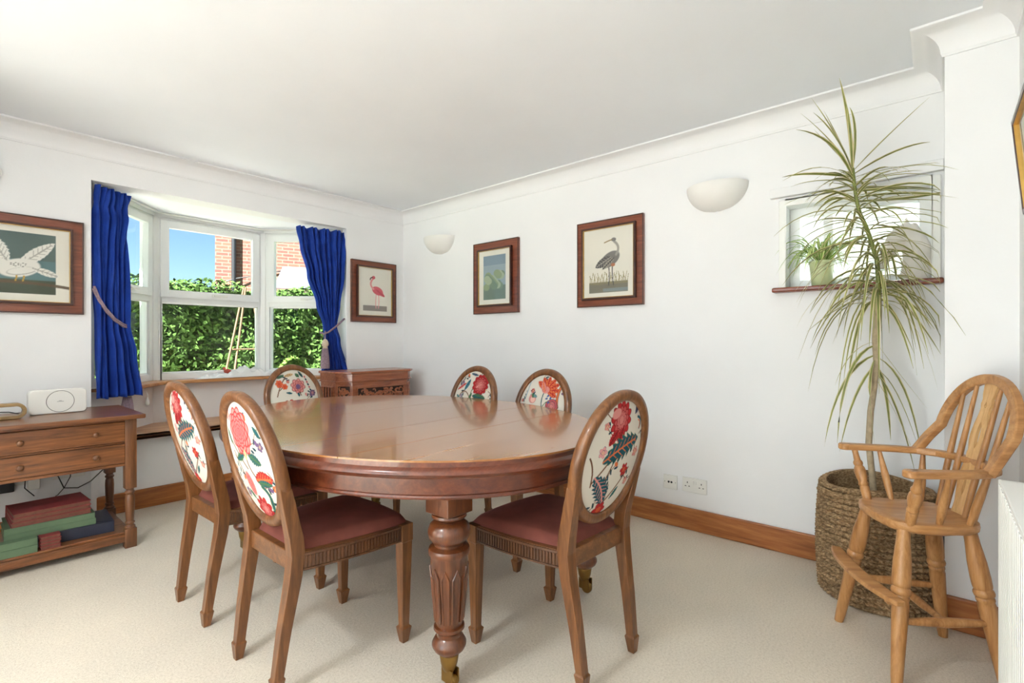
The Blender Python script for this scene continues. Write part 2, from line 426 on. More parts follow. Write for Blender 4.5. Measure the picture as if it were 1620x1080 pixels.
# skirting boards
def board(name, x0, x1, y0, y1, mat, hh=.13):
    return struct(name, MB().box(x0, x1, y0, y1, 0, hh), mat, .006)
board('baseboard_right', XW-.02, XW, PY+.02, YB, M['piney'])
board('baseboard_bay', OX0, OX1, 4.11, 4.13, M['pine'])
board('baseboard_back', XL, OX0-.01, YB-.02, YB, M['pine'])
board('baseboard_corner', OX1+.01, XW-.02, YB-.02, YB, M['pine'])
board('baseboard_pier', PX-.02, PX, YF+.02, PY, M['piney'])
board('baseboard_return', PX-.02, XW-.02, PY, PY+.02, M['pine'])
board('baseboard_front', XL, PX, YF, YF+.02, M['pine'])

# ---------------------------------------------------------------- painter for flat prints
def sstep(a, b, x): 
    t = np.clip((x-a)/(b-a), 0, 1); return t*t*(3-2*t)
class Paint:
    def __init__(s, X, Y, bgc): s.X, s.Y = X, Y; s.c = np.tile(np.array(bgc), (len(X), 1))
    def put(s, mask, col):
        m = np.clip(mask, 0, 1)[:, None]; col = np.asarray(col)
        s.c = s.c*(1-m)+col*m
    def stem(s, pts, w, col):
        d = np.full(len(s.X), 9.)
        for (x0,y0),(x1,y1) in zip(pts[:-1], pts[1:]):
            dx, dy = x1-x0, y1-y0; t = np.clip(((s.X-x0)*dx+(s.Y-y0)*dy)/(dx*dx+dy*dy+1e-9), 0, 1)
            d = np.minimum(d, np.hypot(s.X-x0-t*dx, s.Y-y0-t*dy))
        s.put(sstep(w, w*.6, d), col)
    def curve(s, p0, p1, p2, w, col, n=10):
        s.stem([((1-t)**2*p0[0]+2*t*(1-t)*p1[0]+t*t*p2[0], (1-t)**2*p0[1]+2*t*(1-t)*p1[1]+t*t*p2[1]) for t in np.linspace(0,1,n)], w, col)
    def flower(s, cx, cy, r, n, co, ci, edge, sx=1, rot=0, rings=3, depth=.22):
        dx, dy = (s.X-cx)/sx, s.Y-cy; th = np.arctan2(dy, dx)+rot; rho = np.hypot(dx, dy)
        R = r*(1-depth+depth*np.abs(np.cos(n*th/2)))
        q = rho/R
        s.put(sstep(1.0, .95, q), edge)
        s.put(sstep(.93, .88, q), co)
        for k in range(rings, 0, -1):
            qq = k/(rings+1)
            Rk = r*qq*(1-depth+depth*np.abs(np.cos(n*th/2+k*PI/2)))
            s.put(sstep(Rk*1.0, Rk*.94, rho), edge)
            f = k/(rings+1)
            s.put(sstep(Rk*.90, Rk*.84, rho), np.array(co)*f+np.array(ci)*(1-f))
    def leaf(s, p0, p1, w, col, vein, serr=.25, nser=7, bend=0, edge=None):
        dx, dy = p1[0]-p0[0], p1[1]-p0[1]; L = math.hypot(dx, dy); ux, uy = dx/L, dy/L
        t = ((s.X-p0[0])*ux+(s.Y-p0[1])*uy)/L; d = -(s.X-p0[0])*uy+(s.Y-p0[1])*ux
        tc = np.clip(t, 0, 1); d = d-bend*np.sin(PI*tc)
        hw = w*np.sin(PI*np.clip(tc, .0, 1))**.7*(1-serr*((tc*nser) % 1))
        ins = (t > 0) & (t < 1)
        if edge is not None: s.put(ins*sstep(hw+.012, hw, np.abs(d)), edge)
        s.put(ins*sstep(hw, hw*.9-.004, np.abs(d)), col)
        s.put(ins*sstep(.02, .012, np.abs(d))*(t < .92), vein)
        for k in range(1, nser):
            tk = k/nser; s.put(ins*(np.abs(np.abs(d)*.9-(t-tk)*L) < .010)*(np.abs(d) < hw*.75), vein)
    def ell(s, cx, cy, rx, ry, col, rot=0, soft=.08):
        c_, s_ = math.cos(rot), math.sin(rot); dx, dy = s.X-cx, s.Y-cy
        q = np.hypot((dx*c_+dy*s_)/rx, (-dx*s_+dy*c_)/ry); s.put(sstep(1+soft, 1-soft, q), col); return q
    def stripes(s, cx, cy, rx, ry, c1, c2, rot=0, n=5):
        c_, s_ = math.cos(rot), math.sin(rot); dx, dy = s.X-cx, s.Y-cy
        a, b = (dx*c_+dy*s_)/rx, (-dx*s_+dy*c_)/ry; q = np.hypot(a, b)
        s.put(sstep(1.04, .96, q), c1); s.put(sstep(.9, .84, q)*(np.abs(((a+b*b*.4)*n) % 1-.5) < .24), c2)
CREAM = rgb(212,206,194); ROSE = rgb(182,88,92); PINK = rgb(208,138,132); RED = rgb(176,44,46); DRED = rgb(120,26,32)
ORNG = rgb(214,112,66); TEAL = rgb(34,86,96); DTEAL = rgb(24,54,72); GRN = rgb(74,108,70); BRN = rgb(110,72,48); PURP = rgb(110,84,120); SAND = rgb(206,176,130)
def small(p, x, y, r=.09, c=PINK, e=DRED): p.flower(x, y, r, 5, c, SAND, e, rings=1, depth=.35)
def sprigs(p, seed):
    r = random.Random(seed)
    for i in range(9):
        x, y = r.uniform(-.75,.75), r.uniform(-.9,.9); a = r.uniform(0, 2*PI); L = r.uniform(.25,.45)
        x1, y1 = x+L*math.cos(a), y+L*math.sin(a)
        p.curve((x,y), ((x+x1)/2-.12*math.sin(a), (y+y1)/2+.12*math.cos(a)), (x1,y1), .011, BRN)
        for t in (.3,.55,.8):
            bx_, by_ = x+(x1-x)*t, y+(y1-y)*t; b = a+r.choice((-1,1))*.9
            p.leaf((bx_,by_), (bx_+.12*math.cos(b), by_+.12*math.sin(b)), .03, r.choice((TEAL,GRN,rgb(110,140,120))), DTEAL, .1, 3)
        if i % 2: p.flower(x1, y1, r.uniform(.05,.08), 5, r.choice((PINK,ORNG,ROSE,rgb(120,130,170))), SAND, DRED, rings=1, depth=.3)
        else: p.ell(x1, y1, .04, .06, r.choice((PINK,PURP,ORNG)), a)
def design(k, p):
    sprigs(p, k+40)
    if k == 0:      # big pink bloom, striped bud, curling leaf
        p.curve((.05,.15),(-.1,-.1),(.3,-.35),.022,BRN); p.curve((-.6,.4),(-.35,.1),(-.05,-.15),.02,BRN); p.curve((-.5,.1),(-.3,-.3),(-.2,-.4),.018,BRN)
        p.leaf((.1,.12),(.5,.0),.12,TEAL,GRN,.3); p.leaf((-.05,.1),(-.45,-.05),.09,GRN,TEAL,.3); p.leaf((-.62,.5),(-.5,.2),.06,TEAL,GRN)
        p.flower(-.05,.48,.44,11,PINK,ROSE,RED,.92,.3,5,.12); p.ell(.0,.10,.05,.09,SAND)
        p.stripes(-.12,-.42,.13,.22,PINK,RED,.35,3)
        p.leaf((.15,-.3),(.7,-.22),.15,RED,ORNG,.2,7,0,DRED); p.leaf((.2,-.34),(.66,-.32),.07,TEAL,GRN,.1)
        p.curve((.3,-.4),(.55,-.5),(.42,-.78),.05,GRN); p.curve((.3,-.4),(.55,-.5),(.42,-.78),.02,TEAL)
        p.flower(.12,-.84,.26,9,RED,PINK,DRED,1.1,.2,2,.3); small(p,-.38,-.62,.1,PURP,DTEAL); small(p,-.5,.72,.1); small(p,.58,.3,.09,PURP,DTEAL)
        p.leaf((-.3,-.55),(-.1,-.7),.05,TEAL,GRN); p.leaf((.45,.62),(.62,.45),.06,GRN,TEAL)
    elif k == 1:    # red carnation, large serrated teal leaves
        p.curve((-.55,-.35),(-.25,-.1),(.05,.2),.022,BRN); p.curve((-.35,-.95),(.1,-.7),(.5,-.25),.02,BRN); p.curve((-.2,-.35),(.1,.2),(.1,.5),.02,BRN); p.curve((-.7,.1),(-.55,-.1),(-.55,-.4),.02,BRN)
        p.flower(-.05,.66,.36,12,RED,PINK,DRED,.85,.1,3,.22); p.leaf((-.1,.5),(-.3,.25),.12,RED,DRED,.3); p.leaf((.05,.55),(-.05,.25),.1,RED,DRED,.3); p.ell(-.2,.78,.12,.08,PINK,.4)
        p.leaf((-.38,-.02),(.62,.28),.25,TEAL,ORNG,.42,8,.04,GRN)
        p.leaf((-.5,-.25),(-.08,-.82),.2,TEAL,PINK,.4,8,.06,DTEAL)
        small(p,-.42,.16,.11,rgb(216,150,150),PURP); p.flower(.34,-.26,.13,6,RED,ORNG,DRED,1,0,1,.4); small(p,.62,.02,.1,PINK,DRED)
        p.leaf((.38,.72),(.52,.92),.07,PURP,DTEAL,.1); p.curve((.6,.45),(.7,.62),(.5,.66),.03,TEAL); p.curve((.6,.45),(.62,.6),(.52,.6),.015,ORNG)
        p.flower(-.12,-.9,.15,6,RED,ORNG,DRED,1.2,0,1,.3); p.leaf((.1,-.75),(.3,-.55),.05,GRN,TEAL); small(p,.5,-.5,.08,PINK,DRED)
    elif k == 2:    # open pink flower in the middle top, orange buds left
        p.curve((-.6,.1),(-.5,.45),(-.3,.7),.02,BRN); p.curve((-.5,.3),(-.4,.42),(-.3,.45),.018,BRN); p.curve((.2,.1),(.1,.3),(.05,.4),.02,BRN)
        p.flower(.12,.42,.27,8,PINK,ROSE,DRED,1,.2,3,.2); p.ell(.12,.40,.08,.09,PURP); p.leaf((.1,.2),(.12,.05),.05,DTEAL,TEAL); 
        p.flower(-.5,.52,.14,6,ORNG,RED,RED,.9); p.flower(-.33,.42,.11,6,ORNG,RED,RED,1); p.leaf((-.55,.7),(-.3,.82),.06,TEAL,GRN); p.leaf((-.3,.22),(-.1,.18),.05,DTEAL,TEAL)
        p.stripes(-.15,.8,.16,.05,SAND,BRN,.2); p.leaf((.08,.85),(.2,.72),.07,DTEAL,GRN,.2); p.leaf((.2,.92),(.34,.7),.06,GRN,DTEAL,.2)
        for a in range(6): p.ell(.4+.03*a, .72-.09*a, .03,.045, (DTEAL if a % 2 else ROSE), .5)
        p.flower(.62,.15,.12,6,PURP,PINK,DTEAL); p.flower(-.2,-.3,.3,9,RED,PINK,DRED); p.leaf((.1,-.2),(.6,-.4),.16,TEAL,ORNG,.3); p.leaf((.0,-.6),(-.5,-.7),.12,GRN,TEAL)
    elif k == 3:    # crimson bloom top right, teal leaves
        p.curve((-.6,.1),(-.35,.55),(-.05,.1),.02,BRN); p.curve((.0,.1),(-.1,.4),(.1,.45),.018,GRN); p.curve((.2,.2),(.4,.4),(.62,.4),.018,SAND)
        p.flower(.3,.55,.36,12,RED,PINK,DRED,.95,.2,4,.16); p.ell(.2,.5,.06,.03,PINK,.6)
        p.leaf((-.35,.35),(-.15,.72),.09,rgb(84,130,150),TEAL,.2); p.leaf((-.7,.35),(-.3,.6),.06,PINK,RED); p.leaf((.05,.2),(.6,.12),.13,GRN,TEAL,.3,7,0,DTEAL); p.leaf((-.45,.0),(-.7,.2),.07,rgb(130,160,150),TEAL)
        p.leaf((.15,.85),(-.2,.9),.05,PURP,TEAL); p.flower(-.2,-.3,.25,8,ORNG,RED,DRED); p.leaf((-.1,.1),(.02,.28),.06,TEAL,GRN); p.leaf((.1,-.3),(.5,-.6),.14,TEAL,ORNG)
    else:           # orange star flower, round pink fruit
        p.curve((.05,.1),(.0,.4),(.12,.55),.02,TEAL); p.curve((-.5,.85),(-.55,.5),(-.6,.3),.025,rgb(150,170,180)); p.curve((.6,.1),(.5,.35),(.62,.7),.05,BRN); p.curve((.6,.1),(.5,.35),(.62,.7),.025,ORNG)
        for a in range(7):
            t = -1.3+a*.52; p.leaf((.15,.58),(.15+.44*math.cos(t+.7),.58+.36*math.sin(t+.7)),.09,ORNG,RED,.12,5,0,RED)
        p.ell(.12,.56,.13,.1,PINK); p.leaf((.1,.5),(-.05,.8),.09,PINK,ORNG,.1,5,0,RED)
        p.ell(-.32,.28,.14,.13,PINK); p.ell(-.3,.26,.09,.08,rgb(232,186,170)); p.leaf((-.35,.4),(-.15,.34),.06,TEAL,rgb(110,150,150),.2); p.leaf((-.35,.45),(-.3,.3),.05,TEAL,GRN,.2)
        p.flower(.4,.12,.22,4,ROSE,PINK,DTEAL,1,.4,2,.1); p.curve((.1,.1),(.2,.3),(.35,.2),.015,GRN)
        for a, b in ((.2,.32),(.28,.22),(.33,.34),(.24,.4)): p.ell(a,b,.028,.045,rgb(70,90,150),a*9)
        p.flower(-.2,-.35,.25,9,RED,PINK,DRED); p.leaf((.1,-.3),(.55,-.45),.15,TEAL,ORNG); p.leaf((-.1,-.5),(-.5,-.75),.12,TEAL,GRN)

def grid_mesh(name, P, nu, nv, cols, mat, parent, smooth=True, extra=None):
    """P: (nu*nv,3) points of a grid, cols (nu*nv,3) linear colours"""
    fs = [(j*nu+i, j*nu+i+1, (j+1)*nu+i+1, (j+1)*nu+i) for j in range(nv-1) for i in range(nu-1)]
    vs = [tuple(p) for p in P]; cc = list(cols)
    if extra is not None:
        n0 = len(vs); vs += [tuple(p) for p in extra[0]]; cc += list(extra[1])
        fs += [(n0+j*nu+i, n0+(j+1)*nu+i, n0+(j+1)*nu+i+1, n0+j*nu+i+1) for j in range(nv-1) for i in range(nu-1)]
    me = bpy.data.meshes.new(name); me.from_pydata(vs, [], fs)
    at = me.color_attributes.new('Col', 'FLOAT_COLOR', 'POINT')
    at.data.foreach_set('color', np.hstack([np.array(cc), np.ones((len(cc),1))]).astype(np.float32).ravel())
    me.materials.append(mat)
    if smooth: me.shade_smooth()
    o = bpy.data.objects.new(name, me); COL.objects.link(o); o.parent = parent
    return o

# ---------------------------------------------------------------- dining table
TC = (1.535, 2.029); TA, TB, TR = .778, 1.078, -.15
def outline(d=0, n=144):
    out = []
    for i in range(n):
        t = 2*PI*i/n; x, y = TA*math.cos(t), TB*math.sin(t); nx, ny = math.cos(t)/TA, math.sin(t)/TB; L = math.hypot(nx, ny)
        x += d*nx/L; y += d*ny/L
        out.append((TC[0]+x*math.cos(TR)-y*math.sin(TR), TC[1]+x*math.sin(TR)+y*math.cos(TR)))
    return out
def clip(poly, a, c, keep_ge):
    out = []; n = len(poly)
    f = lambda p: (p[1]-a*(p[0]-TC[0])-c)*(1 if keep_ge else -1)
    for i in range(n):
        p, q = poly[i], poly[(i+1) % n]; fp, fq = f(p), f(q)
        if fp >= 0: out.append(p)
        if (fp >= 0) != (fq >= 0):
            t = fp/(fp-fq); out.append((p[0]+t*(q[0]-p[0]), p[1]+t*(q[1]-p[1])))
    return out
tb = thing('dining_table', 'large oval mahogany extending dining table with turned legs on castors', 'table', (TC[0], TC[1], 0))
seams = [0, 1.478, 1.772, 2.30, 2.62, 9]
ring0 = outline(-.006)
for i in range(5):
    p = clip(clip(ring0, .03, seams[i]+.0014, True), .03, seams[i+1]-.0014, False)
    obj('table_leaf', MB().prism(p, .759, .765), M['table'], tb)
def ringsweep(prof, n=144):
    rs = [outline(u, n) for u, _ in prof]
    m = MB(); m.loft([[(rs[k][i][0], rs[k][i][1], prof[k][1]) for i in range(n)] for k in range(len(prof))] , cap=False, loop=True)
    return m
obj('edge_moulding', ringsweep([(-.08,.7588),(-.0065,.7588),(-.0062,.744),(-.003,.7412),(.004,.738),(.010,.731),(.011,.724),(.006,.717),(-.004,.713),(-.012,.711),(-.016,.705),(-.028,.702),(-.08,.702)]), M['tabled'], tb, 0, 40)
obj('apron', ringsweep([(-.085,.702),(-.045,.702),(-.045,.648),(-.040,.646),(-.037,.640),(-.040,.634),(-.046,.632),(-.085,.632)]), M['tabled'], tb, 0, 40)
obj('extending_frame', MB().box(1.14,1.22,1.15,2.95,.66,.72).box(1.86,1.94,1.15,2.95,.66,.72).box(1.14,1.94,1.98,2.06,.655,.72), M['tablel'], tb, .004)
def table_leg(x, y):
    L = thing_leg = MB()
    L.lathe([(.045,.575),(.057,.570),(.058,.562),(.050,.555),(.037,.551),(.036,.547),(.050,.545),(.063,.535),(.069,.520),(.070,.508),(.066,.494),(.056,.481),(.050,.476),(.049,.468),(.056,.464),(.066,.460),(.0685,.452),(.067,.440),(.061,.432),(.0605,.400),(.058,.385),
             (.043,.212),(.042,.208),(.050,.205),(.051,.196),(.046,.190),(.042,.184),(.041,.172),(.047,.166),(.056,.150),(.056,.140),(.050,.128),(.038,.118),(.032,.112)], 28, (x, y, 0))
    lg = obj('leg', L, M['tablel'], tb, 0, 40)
    obj('block', MB().box(x-.055, x+.055, y-.055, y+.055, .573, .634), M['tablel'], lg, .004)
    fl = MB()
    for k in range(10):                       # carved tapering panels with pointed heads
        a = 2*PI*k/10
        def pt(z, da, lift=.0035):
            r = .043+(.058-.043)*(z-.212)/(.385-.212)+lift
            return (x+r*math.cos(a+da), y+r*math.sin(a+da), z)
        fl.add([pt(.222,-.20),pt(.222,.20),pt(.372,.20),pt(.40,0,.0055),pt(.372,-.20),pt(.222,-.15,-.004),pt(.222,.15,-.004)], [(0,1,2,3,4)])
        fl.tube([pt(.226,-.2,.002),pt(.372,-.2,.002),pt(.402,0,.002),pt(.372,.2,.002),pt(.226,.2,.002)], .0042, 5)
    obj('carved_panel', fl, M['tablel'], lg)
    cu = MB(); cu.lathe([(.030,.114),(.032,.108),(.028,.080),(.022,.062),(.018,.055)], 16, (x, y, 0))
    cu.box(x-.016, x-.011, y-.03, y+.02, .02, .066); cu.box(x+.011, x+.016, y-.03, y+.02, .02, .066)
    obj('castor_cup', cu, M['brass'], lg, 0, 40)
    wh = MB(); wh.M = Matrix.Translation((x, y-.012, .024)) @ Matrix.Rotation(PI/2, 4, 'Y'); wh.lathe([(.008,-.010),(.022,-.010),(.024,-.007),(.024,.007),(.022,.010),(.008,.010)], 18)
    obj('castor_wheel', wh, M['brass'], lg, 0, 40)
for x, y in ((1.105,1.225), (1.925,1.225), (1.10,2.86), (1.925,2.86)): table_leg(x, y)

# ---------------------------------------------------------------- oval-back dining chairs
def back_x(z): return -.196-(z-.50)*.25
ZC, OA, OB = .735, .208, .236          # oval centre height and outer half axes
def make_chair(x, y, ang, label, dfront, drear, hi=False):
    t = thing('dining_chair', label, 'chair', (x, y, 0), math.radians(ang), 'oval-back dining chairs around the table')
    fw, bw, fx, bx = .215, .168, .20, -.195
    for s in (1, -1):
        g = MB(); cx_, cy_ = fx, s*fw; rr = []
        for z, h in ((0,.0125),(.052,.0205),(.056,.0215),(.062,.0155),(.066,.0145),(.38,.0225),(.384,.0245),(.448,.0245)):
            off_ = (0 if z > .3 else .0)
            rr.append([(cx_+a*h+off_, cy_+b*h, z) for a, b in ((-1,-1),(1,-1),(1,1),(-1,1))])
        g.loft(rr); obj('leg', g, M['chair'], t, .0015, local=True)
        # rear leg: foot, curve, and upright that runs into the oval
        g = MB(); rr = []
        for z, px, py, hx, hy in ((0,-.250,.150,.0125,.0125),(.050,-.247,.151,.019,.019),(.056,-.2465,.1512,.020,.020),(.062,-.246,.1514,.0155,.0155),(.20,-.228,.157,.018,.018),(.36,-.202,.164,.021,.021),(.44,-.193,.166,.023,.022),(.50,-.199,.166,.023,.021),(.55,-.211,.170,.022,.019),(.60,-.222,.1765,.021,.016),(.66,-.2365,.184,.019,.012),(.71,-.249,.1885,.011,.004)):
            rr.append([(px+a*hx, s*py+b*hy, z) for a, b in ((-1,-1),(1,-1),(1,1),(-1,1))])
        g.loft(rr); obj('leg', g, M['chair'], t, .002, local=True)
    # side rails bow slightly outwards and carry fluting; front rail too
    def rail(p0, p1, bow, name):
        n = 13; P = []
        d = Vector((p1[0]-p0[0], p1[1]-p0[1], 0)); nv = Vector((d.y, -d.x, 0)).normalized()
        for i in range(n):
            k = i/(n-1); P.append(Vector((p0[0], p0[1], 0))+d*k+nv*bow*4*k*(1-k))
        m = MB(); m.bar([(p.x, p.y, .417) for p in P], .026, .058); r = obj(name, m, M['chairx'], t, local=True)
        f = MB(); N = 30
        for i in range(N):
            k = (i+.5)/N; q = Vector((p0[0], p0[1], 0))+d*k+nv*(bow*4*k*(1-k)+.0135); tn = (d+nv*bow*4*(1-2*k)).normalized(); hw = d.length/N*.30
            c_ = [(q-tn*hw), (q+tn*hw), (q+tn*hw+nv*.0045), (q-tn*hw+nv*.0045)]
            f.prism([(c.x, c.y) for c in c_], .396, .434)
        f.bar([(p.x+nv.x*.0145, p.y+nv.y*.0145, .440) for p in P], .010, .008); f.bar([(p.x+nv.x*.0145, p.y+nv.y*.0145, .391) for p in P], .010, .006)
        obj('fluting', f, M['chairdark'], r, local=True)
    rail((bx+.02,-bw), (fx-.02,-fw), .012, 'side_rail'); rail((fx-.02,fw), (bx+.02,bw), .012, 'side_rail'); rail((fx,-fw+.02), (fx,fw-.02), .014, 'front_rail')
    obj('back_rail', MB().box(bx-.012, bx+.014, -bw+.015, bw-.015, .385, .447), M['chairx'], t, .003, local=True)
    # domed velvet seat
    nu, nv = 25, 25; V = []; 
    for j in range(nv):
        v = j/(nv-1)*2-1
        for i in range(nu):
            u = i/(nu-1)*2-1
            px = bx+.012+(fx+.022-bx-.012)*(u+1)/2; hw = bw-.012+(fw+.004-bw+.012)*(u+1)/2+.012*(1-u*u)
            px += .012*(1-v*v)*max(0, u)
            e = (1-u**6)*(1-v**6)
            V.append((px, v*hw, .444+.026*min(1, e*4)**.6*0.6+.034*max(0, (1-u*u)*(1-v*v))**.6+.006*min(1,e*6)))
    F = [(j*nu+i, j*nu+i+1, (j+1)*nu+i+1, (j+1)*nu+i) for j in range(nv-1) for i in range(nu-1)]
    m = MB(); m.add(V, F); obj('seat', m, M['rose'], t, 0, 80, local=True)
    # oval frame
    n = 72; rings = []
    for i in range(n):
        a = 2*PI*i/n; cy_, cz_ = math.cos(a), math.sin(a); ring = []
        for k in range(12):
            b = 2*PI*k/12; rr_ = .0195*math.copysign(abs(math.cos(b))**.7, math.cos(b)); dd = .021*math.copysign(abs(math.sin(b))**.7, math.sin(b))
            ny, nz = cy_/OA, cz_/OB; L = math.hypot(ny, nz); ny /= L; nz /= L
            yy = (OA-.0195)*cy_+ny*rr_; zz = ZC+(OB-.0195)*cz_+nz*rr_
            ring.append((back_x(zz)+dd, yy, zz))
        rings.append(ring)
    m = MB(); m.loft(rings, loop=True); obj('back_frame', m, M['chair'], t, 0, 60, local=True)
    # printed pad, front and rear faces
    N = 150 if hi else 100
    g = np.linspace(-1, 1, N); U, W = np.meshgrid(g, g); U = U.ravel(); W = W.ravel()
    du = U*np.sqrt(1-W*W/2); dw = W*np.sqrt(1-U*U/2)
    pa, pb = OA-.033, OB-.033
    yy = du*pa; zz = ZC+dw*pb; q = np.clip(1-(du**2+dw**2), 0, 1)
    bxs = -.196-(zz-.50)*.25
    out = []
    for side, dsg in ((1, dfront), (-1, drear)):
        xs = (du if side > 0 else -du)*.85
        p = Paint(xs, dw, CREAM); design(dsg, p)
        out.append((np.stack([bxs+side*(.004+.020*q**.6), yy, zz], 1), p.c))
    grid_mesh('back_pad', out[0][0], N, N, out[0][1], M['panel'], t, True, out[1])
    return t
make_chair(.955, 2.375, 1, 'oval-back dining chair on the window-seat side of the table, the farther of two', 1, 1)
make_chair(.96, 1.755, 0, 'oval-back dining chair with a big pink bloom on its rear, nearest the camera left', 2, 0, True)
make_chair(1.535, 1.115, 86, 'oval-back dining chair with red carnation and teal leaves, at the near end', 3, 1, True)
make_chair(1.655, 3.19, -90, 'oval-back dining chair in front of the bay window, pink flower on the pad', 2, 0)
make_chair(2.085, 2.36, 181, 'oval-back dining chair by the white wall with a crimson bloom on the pad', 3, 1)
make_chair(2.085, 1.795, 178, 'oval-back dining chair by the white wall with an orange star flower on the pad', 4, 0)

# ---------------------------------------------------------------- oak side table and what stands on it
SBX0, SBX1, SBF, SBB, SBT = .085, .735, 3.375, 3.925, .735
sb = thing('side_table', 'oak side table with two long drawers, turned legs and a low shelf', 'side table', ((SBX0+SBX1)/2, (SBF+SBB)/2, 0))
obj('table_top', MB().box(SBX0-.025, SBX1+.03, SBF-.045, SBB+.005, SBT-.024, SBT), M['oak'], sb, .006)
car = MB(); zb, zt = .452, SBT-.024
car.box(SBX0+.05, SBX1-.05, SBF+.012, SBF+.03, zb, zb+.016); car.box(SBX0+.05, SBX1-.05, SBF+.012, SBF+.03, zt-.014, zt); car.box(SBX0+.05, SBX1-.05, SBF+.012, SBF+.03, .576, .586)
car.box(SBX0+.05, SBX1-.05, SBF+.02, SBF+.03, zb, zt)
car.box(SBX0+.008, SBX0+.028, SBF+.05, SBB-.05, zb, zt); car.box(SBX1-.028, SBX1-.008, SBF+.05, SBB-.05, zb, zt); car.box(SBX0+.05, SBX1-.05, SBB-.028, SBB-.008, zb, zt)
obj('carcass', car, M['oak'], sb, .002)
for z0, z1 in ((.470,.574),(.588,.696)):
    d = obj('drawer', MB().box(SBX0+.053, SBX1-.053, SBF+.004, SBF+.3, z0, z1), M['oak'], sb, .003)
    for kx in (.27, .555):
        k = MB(); k.M = Matrix.Translation((kx, SBF+.004, (z0+z1)/2)) @ Matrix.Rotation(PI/2, 4, 'X')
        k.lathe([(.006,-.002),(.006,.008),(.012,.012),(.0145,.018),(.012,.024),(.004,.027)], 14); obj('knob', k, M['oakz'], d, 0, 50)
def sq(m, x, y, z0, z1, h): m.box(x-h, x+h, y-h, y+h, z0, z1)
for x in (SBX0+.027, SBX1-.027):
    for y in (SBF+.03, SBB-.03):
        g = MB(); sq(g, x, y, .325, zt, .026); sq(g, x, y, 0, .105, .027)
        g.lathe([(.024,.325),(.018,.318),(.017,.312),(.023,.306),(.0235,.300),(.018,.294),(.0175,.288),(.021,.282),(.0225,.25),(.0215,.20),(.019,.155),(.0175,.142),(.023,.137),(.023,.131),(.018,.126),(.019,.120),(.025,.115),(.026,.105)], 20, (x, y, 0))
        obj('leg', g, M['oakz'], sb, .002, 40)
obj('shelf', MB().box(SBX0+.02, SBX1-.02, SBF+.02, SBB-.02, .072, .090), M['oak'], sb, .003)
obj('shelf_rail', MB().box(SBX0+.05, SBX1-.05, SBF+.004, SBF+.026, .036, .080), M['oak'], sb, .005)

def book(name, label, x0, x1, y0, y1, z0, z1, cover, page, rot=0, spine='front', bands=0, cat='book', group=None):
    cx_, cy_ = (x0+x1)/2, (y0+y1)/2
    t = thing(name, label, cat, (cx_, cy_, z0), math.radians(rot), group)
    a, b, h = (x1-x0)/2, (y1-y0)/2, z1-z0; c = .0022
    obj('page_block', MB().box(-a+.004, a-.004, -b+.004, b-.004, c, h-c), page, t, local=True)
    m = MB(); m.box(-a, a, -b, b, 0, c); m.box(-a, a, -b, b, h-c, h); m.box(-a, a, *((-b, -b+.005) if spine == 'front' else (b-.005, b)), 0, h)
    k = obj('cover', m, cover, t, .001, local=True)
    if bands:
        s = MB()
        for i in range(bands):
            z = h*(i+1)/(bands+1); s.box(-a+.002, a-.002, -b-.0015, -b+.001, z-.0012, z+.0012)
        obj('spine_band', s, M['gold'] if bands == 9 else M['oakz'], k, local=True)
    return t
M['bk_red'] = plain('red_cloth_cover', rgb(132,50,50), .6, .2, 18); M['bk_brn'] = plain('brown_leather', rgb(110,66,50), .6, .25, 40)
M['bk_grn'] = plain('green_cloth', rgb(90,112,84), .7, .08, 20); M['bk_navy'] = plain('navy_cover', rgb(36,40,58), .4, .1, 20); M['bk_nlid'] = plain('slate_blue_cover', rgb(92,104,140), .4, .1, 20)
M['paper'] = plain('aged_paper', rgb(196,172,140), .9, .1, 80)
zs = .0902
book('book', 'large navy blue book lying at the bottom of the stack on the low shelf', .26, .655, 3.46, 3.74, zs, zs+.058, M['bk_navy'], M['paper'], -3)
book('book', 'green cloth book directly on the navy book in the shelf stack', .225, .575, 3.475, 3.74, zs+.0582, zs+.088, M['bk_grn'], M['paper'], -1)
book('book', 'upper green cloth book of the shelf stack, under the red volumes', .227, .572, 3.477, 3.735, zs+.0882, zs+.118, M['bk_grn'], M['paper'], -1.5)
for i in range(3):
    book('book', ['lowest brown-edged red volume on top of the green books','middle brown-edged red volume on top of the green books','topmost worn red volume crowning the shelf stack'][i], .245+.002*i, .555-.002*i, 3.485, 3.72, zs+.1182+.0222*i, zs+.1402+.0222*i, M['bk_red'], M['bk_brn'], 1+.8*i, 'rear')
book('book', 'green cloth book lying at the front left of the low shelf, lower of two', .14, .335, 3.40, 3.455, zs, zs+.036, M['bk_grn'], M['paper'], 0)
book('book', 'green cloth book lying at the front left of the low shelf, upper of two', .14, .335, 3.401, 3.455, zs+.0362, zs+.070, M['bk_grn'], M['paper'], 0)
for i in range(4):
    book('book', ['thin red book at the foot of the little pile beside the green books','second thin red book of the little pile beside the green books','third thin red book of the little pile beside the green books','top thin red book of the little pile beside the green books'][i], .345, .425-.003*(i % 2), 3.40, 3.456, zs+.0165*i, zs+.0163*(i+1), M['bk_red'], M['bk_brn'], (-1, 1, 0, 2)[i], 'rear')

